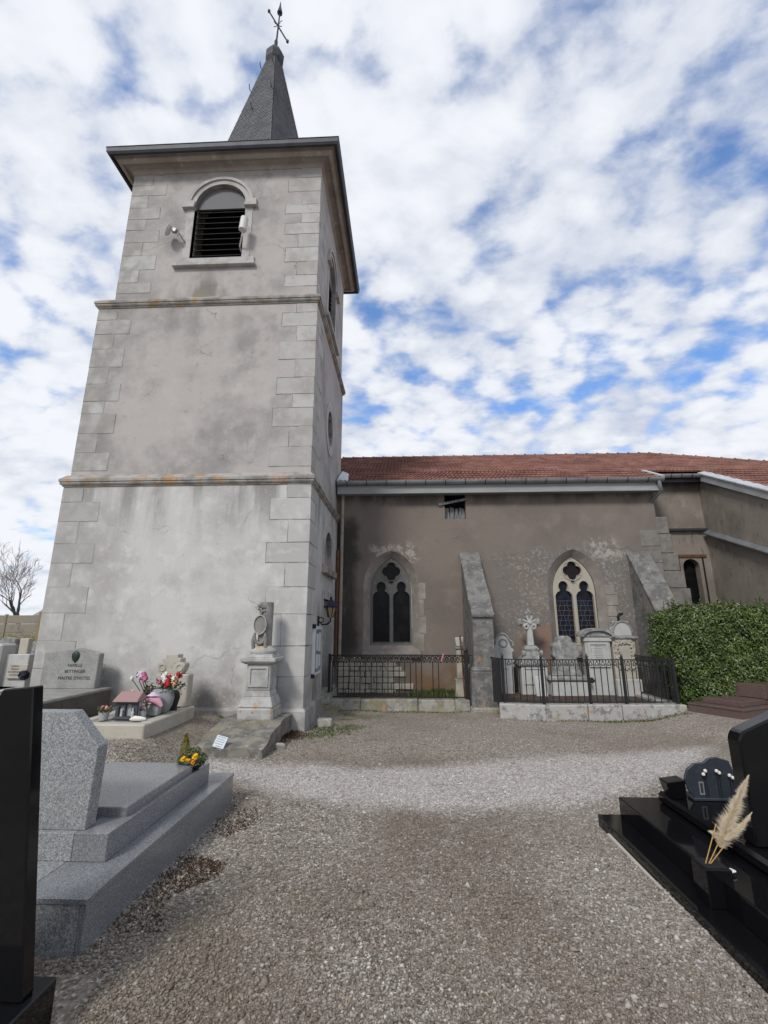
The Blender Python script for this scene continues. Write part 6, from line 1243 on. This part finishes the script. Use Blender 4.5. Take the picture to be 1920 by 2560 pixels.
mats['yellow_leaf'] = mk('yellow_green_leaf', (.10, .11, .02), .6, attr=((.22, .20, .03), .9)); sh_ = thing('low_shrub_row', (xw, 24.3, 0), 'low yellow-green shrub row along the concrete wall', 'shrubs'); fast('foliage', V, Fc, 'yellow_leaf', sh_, rn, 'stuff'); part('stems', MB().box(xw - 8, xw + 9, 24.2, 24.4, 0, .8), 'core', sh_)
# graves left of the tower
def stele(u0, u1, v0, v1, y, d, nm, mat, lab, cat, extra=None, shape='flat'):
    x0_, x1_ = PY(u0, v0, y).x, PY(u1, v0, y).x; z1_ = PY((u0 + u1) / 2, v0, y).z; g0 = .25; t = thing(nm, ((x0_ + x1_) / 2, y, g0), lab, cat, 'graves left of the tower'); c = (x0_ + x1_) / 2
    if shape == 'gable': o_ = [(x0_, g0), (x1_, g0), (x1_, z1_ - .12), (c, z1_), (x0_, z1_ - .12)]
    elif shape == 'cut': o_ = [(x0_, g0), (x1_, g0), (x1_, z1_ - .05), (x0_ + (x1_ - x0_) * .35, z1_), (x0_, z1_ - .2)]
    else: o_ = rect(x0_, x1_, g0, z1_)
    part('headstone', MB().plate(o_, [], FY(y), 0, .16), mat, t, bevel=.012); part('slab', MB().box(x0_ - .12, x1_ + .12, y - 1.5, y - .01, .1, .52), mat, t, bevel=.015); return t, x0_, x1_, z1_
t, x0_, x1_, z1_ = stele(2, 74, 1636, 1720, 9.6, .2, 'white_tomb', 'stone_white', 'white stone tomb with small plaques at the far left edge', 'tomb')
part('end_pillar', MB().box(PY(-40, 1620, 9.6).x, PY(19, 1620, 9.6).x, 9.45, 9.85, .2, PY(5, 1610, 9.6).z), 'stone_white', t, bevel=.03)
pp_ = part('bronze_plaque', MB().box(PY(22, 1675, 9.6).x, PY(72, 1675, 9.6).x, 9.55, 9.6, PY(40, 1696, 9.6).z, PY(40, 1660, 9.6).z), 'stone_cream', t, bevel=.006)
text_lines(pp_, PY(24, 1675, 9.6).x, PY(60, 1675, 9.6).x, 9.55, PY(40, 1692, 9.6).z, PY(40, 1663, 9.6).z, 4, 4, 'engraving', .03)
part('flower_patch', blossom(MB(), PY(60, 1688, 9.5), .09, 30, 4), 'pot_blue', t)
stele(76, 104, 1636, 1690, 10.2, .2, 'dark_tomb', 'granite_brown', 'dark brown tomb with pale top edge beside the white tomb', 'tomb')
stele(-6, 40, 1592, 1625, 13.5, .2, 'grey_tomb', 'stone_grey', 'slanted grey headstone far behind the white tomb', 'tomb', shape='cut')
stele(51, 73, 1596, 1640, 12.2, .2, 'cream_headstone', 'stone_cream', 'narrow cream headstone behind the white tomb', 'headstone')
stele(74, 112, 1604, 1640, 14.5, .2, 'mottled_headstone', 'stone_grey', 'low mottled headstone against the edge of the tower', 'headstone')
stele(40, 54, 1600, 1640, 15.5, .2, 'dark_headstone', 'granite_dull', 'dark headstone seen between the grey and cream headstones', 'headstone')
# bare tree behind the wall
def bare_tree(name, base, h, label, seed, spread=.75, grp=None):
    rr = random.Random(seed); t = thing(name, base, label, 'tree', grp); tr = MB(); tw = MB()
    def grow(p, d, ln, r, lv):
        pts = [p]; q = p.copy(); dd = d.copy(); n = 5
        for k in range(n):
            dd = (dd + Vector((rr.gauss(0, .13), rr.gauss(0, .13), rr.gauss(.05, .08)))).normalized(); q = q + dd * ln / n; pts.append(q.copy())
        rad = [r * (1 - .55 * k / n) for k in range(n + 1)]
        (tr if lv < 2 else tw).tube(pts, rad, 6 if lv < 2 else 4 if lv < 4 else 3, lv < 2)
        if lv >= 6: return
        m = rr.choice((2, 3, 3)) + (1 if lv == 0 else 0) + (lv == 3)
        for k in range(m):
            f = 1.0 if k == 0 else rr.uniform(.35, .98); i = min(n, max(1, round(f * n))); bd = (pts[i] - pts[i - 1]).normalized(); ax = bd.orthogonal(); ax.rotate(Matrix.Rotation(rr.uniform(0, 6.28), 3, bd)); an = rr.uniform(.25, spread) * (1.25 if lv == 0 else 1)
            nd = bd.copy(); nd.rotate(Matrix.Rotation(an, 3, ax)); nd = (nd + Vector((0, 0, .12))).normalized(); grow(pts[i], nd, ln * rr.uniform(.6, .82), max(.009, rad[i] * rr.uniform(.55, .8)), lv + 1)
    grow(Vector(base), Vector((.05, 0, 1)), h * .16, h * .017, 0)
    part('trunk', tr, 'bark', t, smooth=True); part('crown', tw, 'twig', t)
tb_ = PY(60, 1560, 32.); bare_tree('bare_tree', (tb_.x, 32., 0), PY(60, 1352, 32.).z * 2.1, 'leafless winter tree standing behind the concrete wall', 17)
for i, (u, y, h, s_) in enumerate(((10, 46., 3.6, 3), (-25, 44., 4.0, 4), (45, 52., 3.4, 5), (95, 50., 3.2, 6))):
    p = PY(u, 1560, y); bare_tree('bare_bush', (p.x, y, 0), h, ('twiggy brown bush low behind the wall at the left edge', 'larger leafless bush cut by the left edge', 'leafless bush right behind the bare tree trunk', 'low leafless bush close to the tower edge')[i], s_, 1.0, 'bushes behind the wall')
p = PY(112, 1530, 58.); hs_ = thing('distant_house', (p.x, 58., 0), 'white distant house just visible between tree and tower', 'house')
part('wall', MB().box(p.x - 1.2, p.x + 5, 58., 62., 0, 2.9), 'white_paint', hs_); part('roof', MB().add([(p.x - 1.5, 57.6, 2.85), (p.x + 5.3, 57.6, 2.85), (p.x + 5.3, 62.4, 2.85), (p.x - 1.5, 62.4, 2.85), (p.x - 1.5, 60, 4.1), (p.x + 5.3, 60, 4.1)], [(0, 1, 5, 4), (2, 3, 4, 5), (0, 4, 3), (1, 2, 5)]), 'stone_grey', hs_); part('window', MB().box(p.x + .2, p.x + 1, 57.97, 57.99, 1.2, 2.1), 'glass_dark', hs_)

# ------------------------------------------------------------------ ground cover
blades(-1.45, 3.9, .16, .55, 5200, .016, 'moss', 'dark reddish groundcover along the foot of the grey tomb', 'groundcover', wid=.006, name='groundcover', lean=2.5, keep=lambda x, y: (x > -1.72) & (x < -1.42 + .10 * np.sin(y * 7)) & (y > 3.05) & (y < 5.0) & (np.sin(y * 9 + x * 5) + np.sin(y * 4.1) > -.5))
blades(-1.35, 8.4, .25, .25, 900, .03, 'grass', 'patchy moss and grass at the foot of the tower corner', 'grass', lean=1.2, keep=lambda x, y: (x > -1.62) & (y < 9.7))
blades(.75, 11.2, .32, .22, 1500, .16, 'grass', 'grass tuft growing behind the left iron railing', 'grass', z=.15, name='grass', keep=lambda x, y: (x < 1.2) & (y < 11.8) & (y > 10.65))
blades(1.68, 2.35, .08, .2, 260, .025, 'grass', 'thin weeds along the near edge of the black tomb', 'grass', lean=1.0, keep=lambda x, y: (x < bx_ - .01))
blades(4.4, 9.35, 1.0, .04, 700, .04, 'grass', 'thin weeds along the foot of the pale kerb', 'grass', lean=1.0, keep=lambda x, y: (x > 1.9) & (x < 5.2) & (y < 9.45))
blades(-1.9, 8.05, .12, .35, 900, .05, 'moss', 'brown moss in the gap between slab and tower', 'groundcover', name='groundcover', lean=1.2, keep=lambda x, y: (x > -1.98) & (y < 8.3) & (y > 7.0))

# fallen leaves and straw on the gravel
n = 420; y = 1.4 + RNG.random(n) * 7.5; x = RNG.uniform(-1.6, 1.6, n) * np.minimum(1, y * .6); P = np.stack([x, y, gz(x, y) + .012], 1)
V, Fc, rn = leaves(P, np.stack([RNG.normal(0, .25, n), RNG.normal(0, .25, n), np.ones(n)], 1), .035, .012, RNG)
mats['litter'] = mk('dry_litter', (.16, .10, .05), .85, attr=((.38, .30, .18), .9))
tag(fast('fallen_leaves', V, Fc, 'litter', rnd=rn, kind='stuff'), 'dry leaves and straw scattered on the gravel aisle', 'leaf litter')
blades(.2, 10.2, 1.0, .05, 500, .03, 'grass', 'thin weeds along the foot of the yellow lichened kerb', 'grass', lean=1.2, keep=lambda x, y: (x > -1.6) & (x < 1.3) & (y < 10.3))
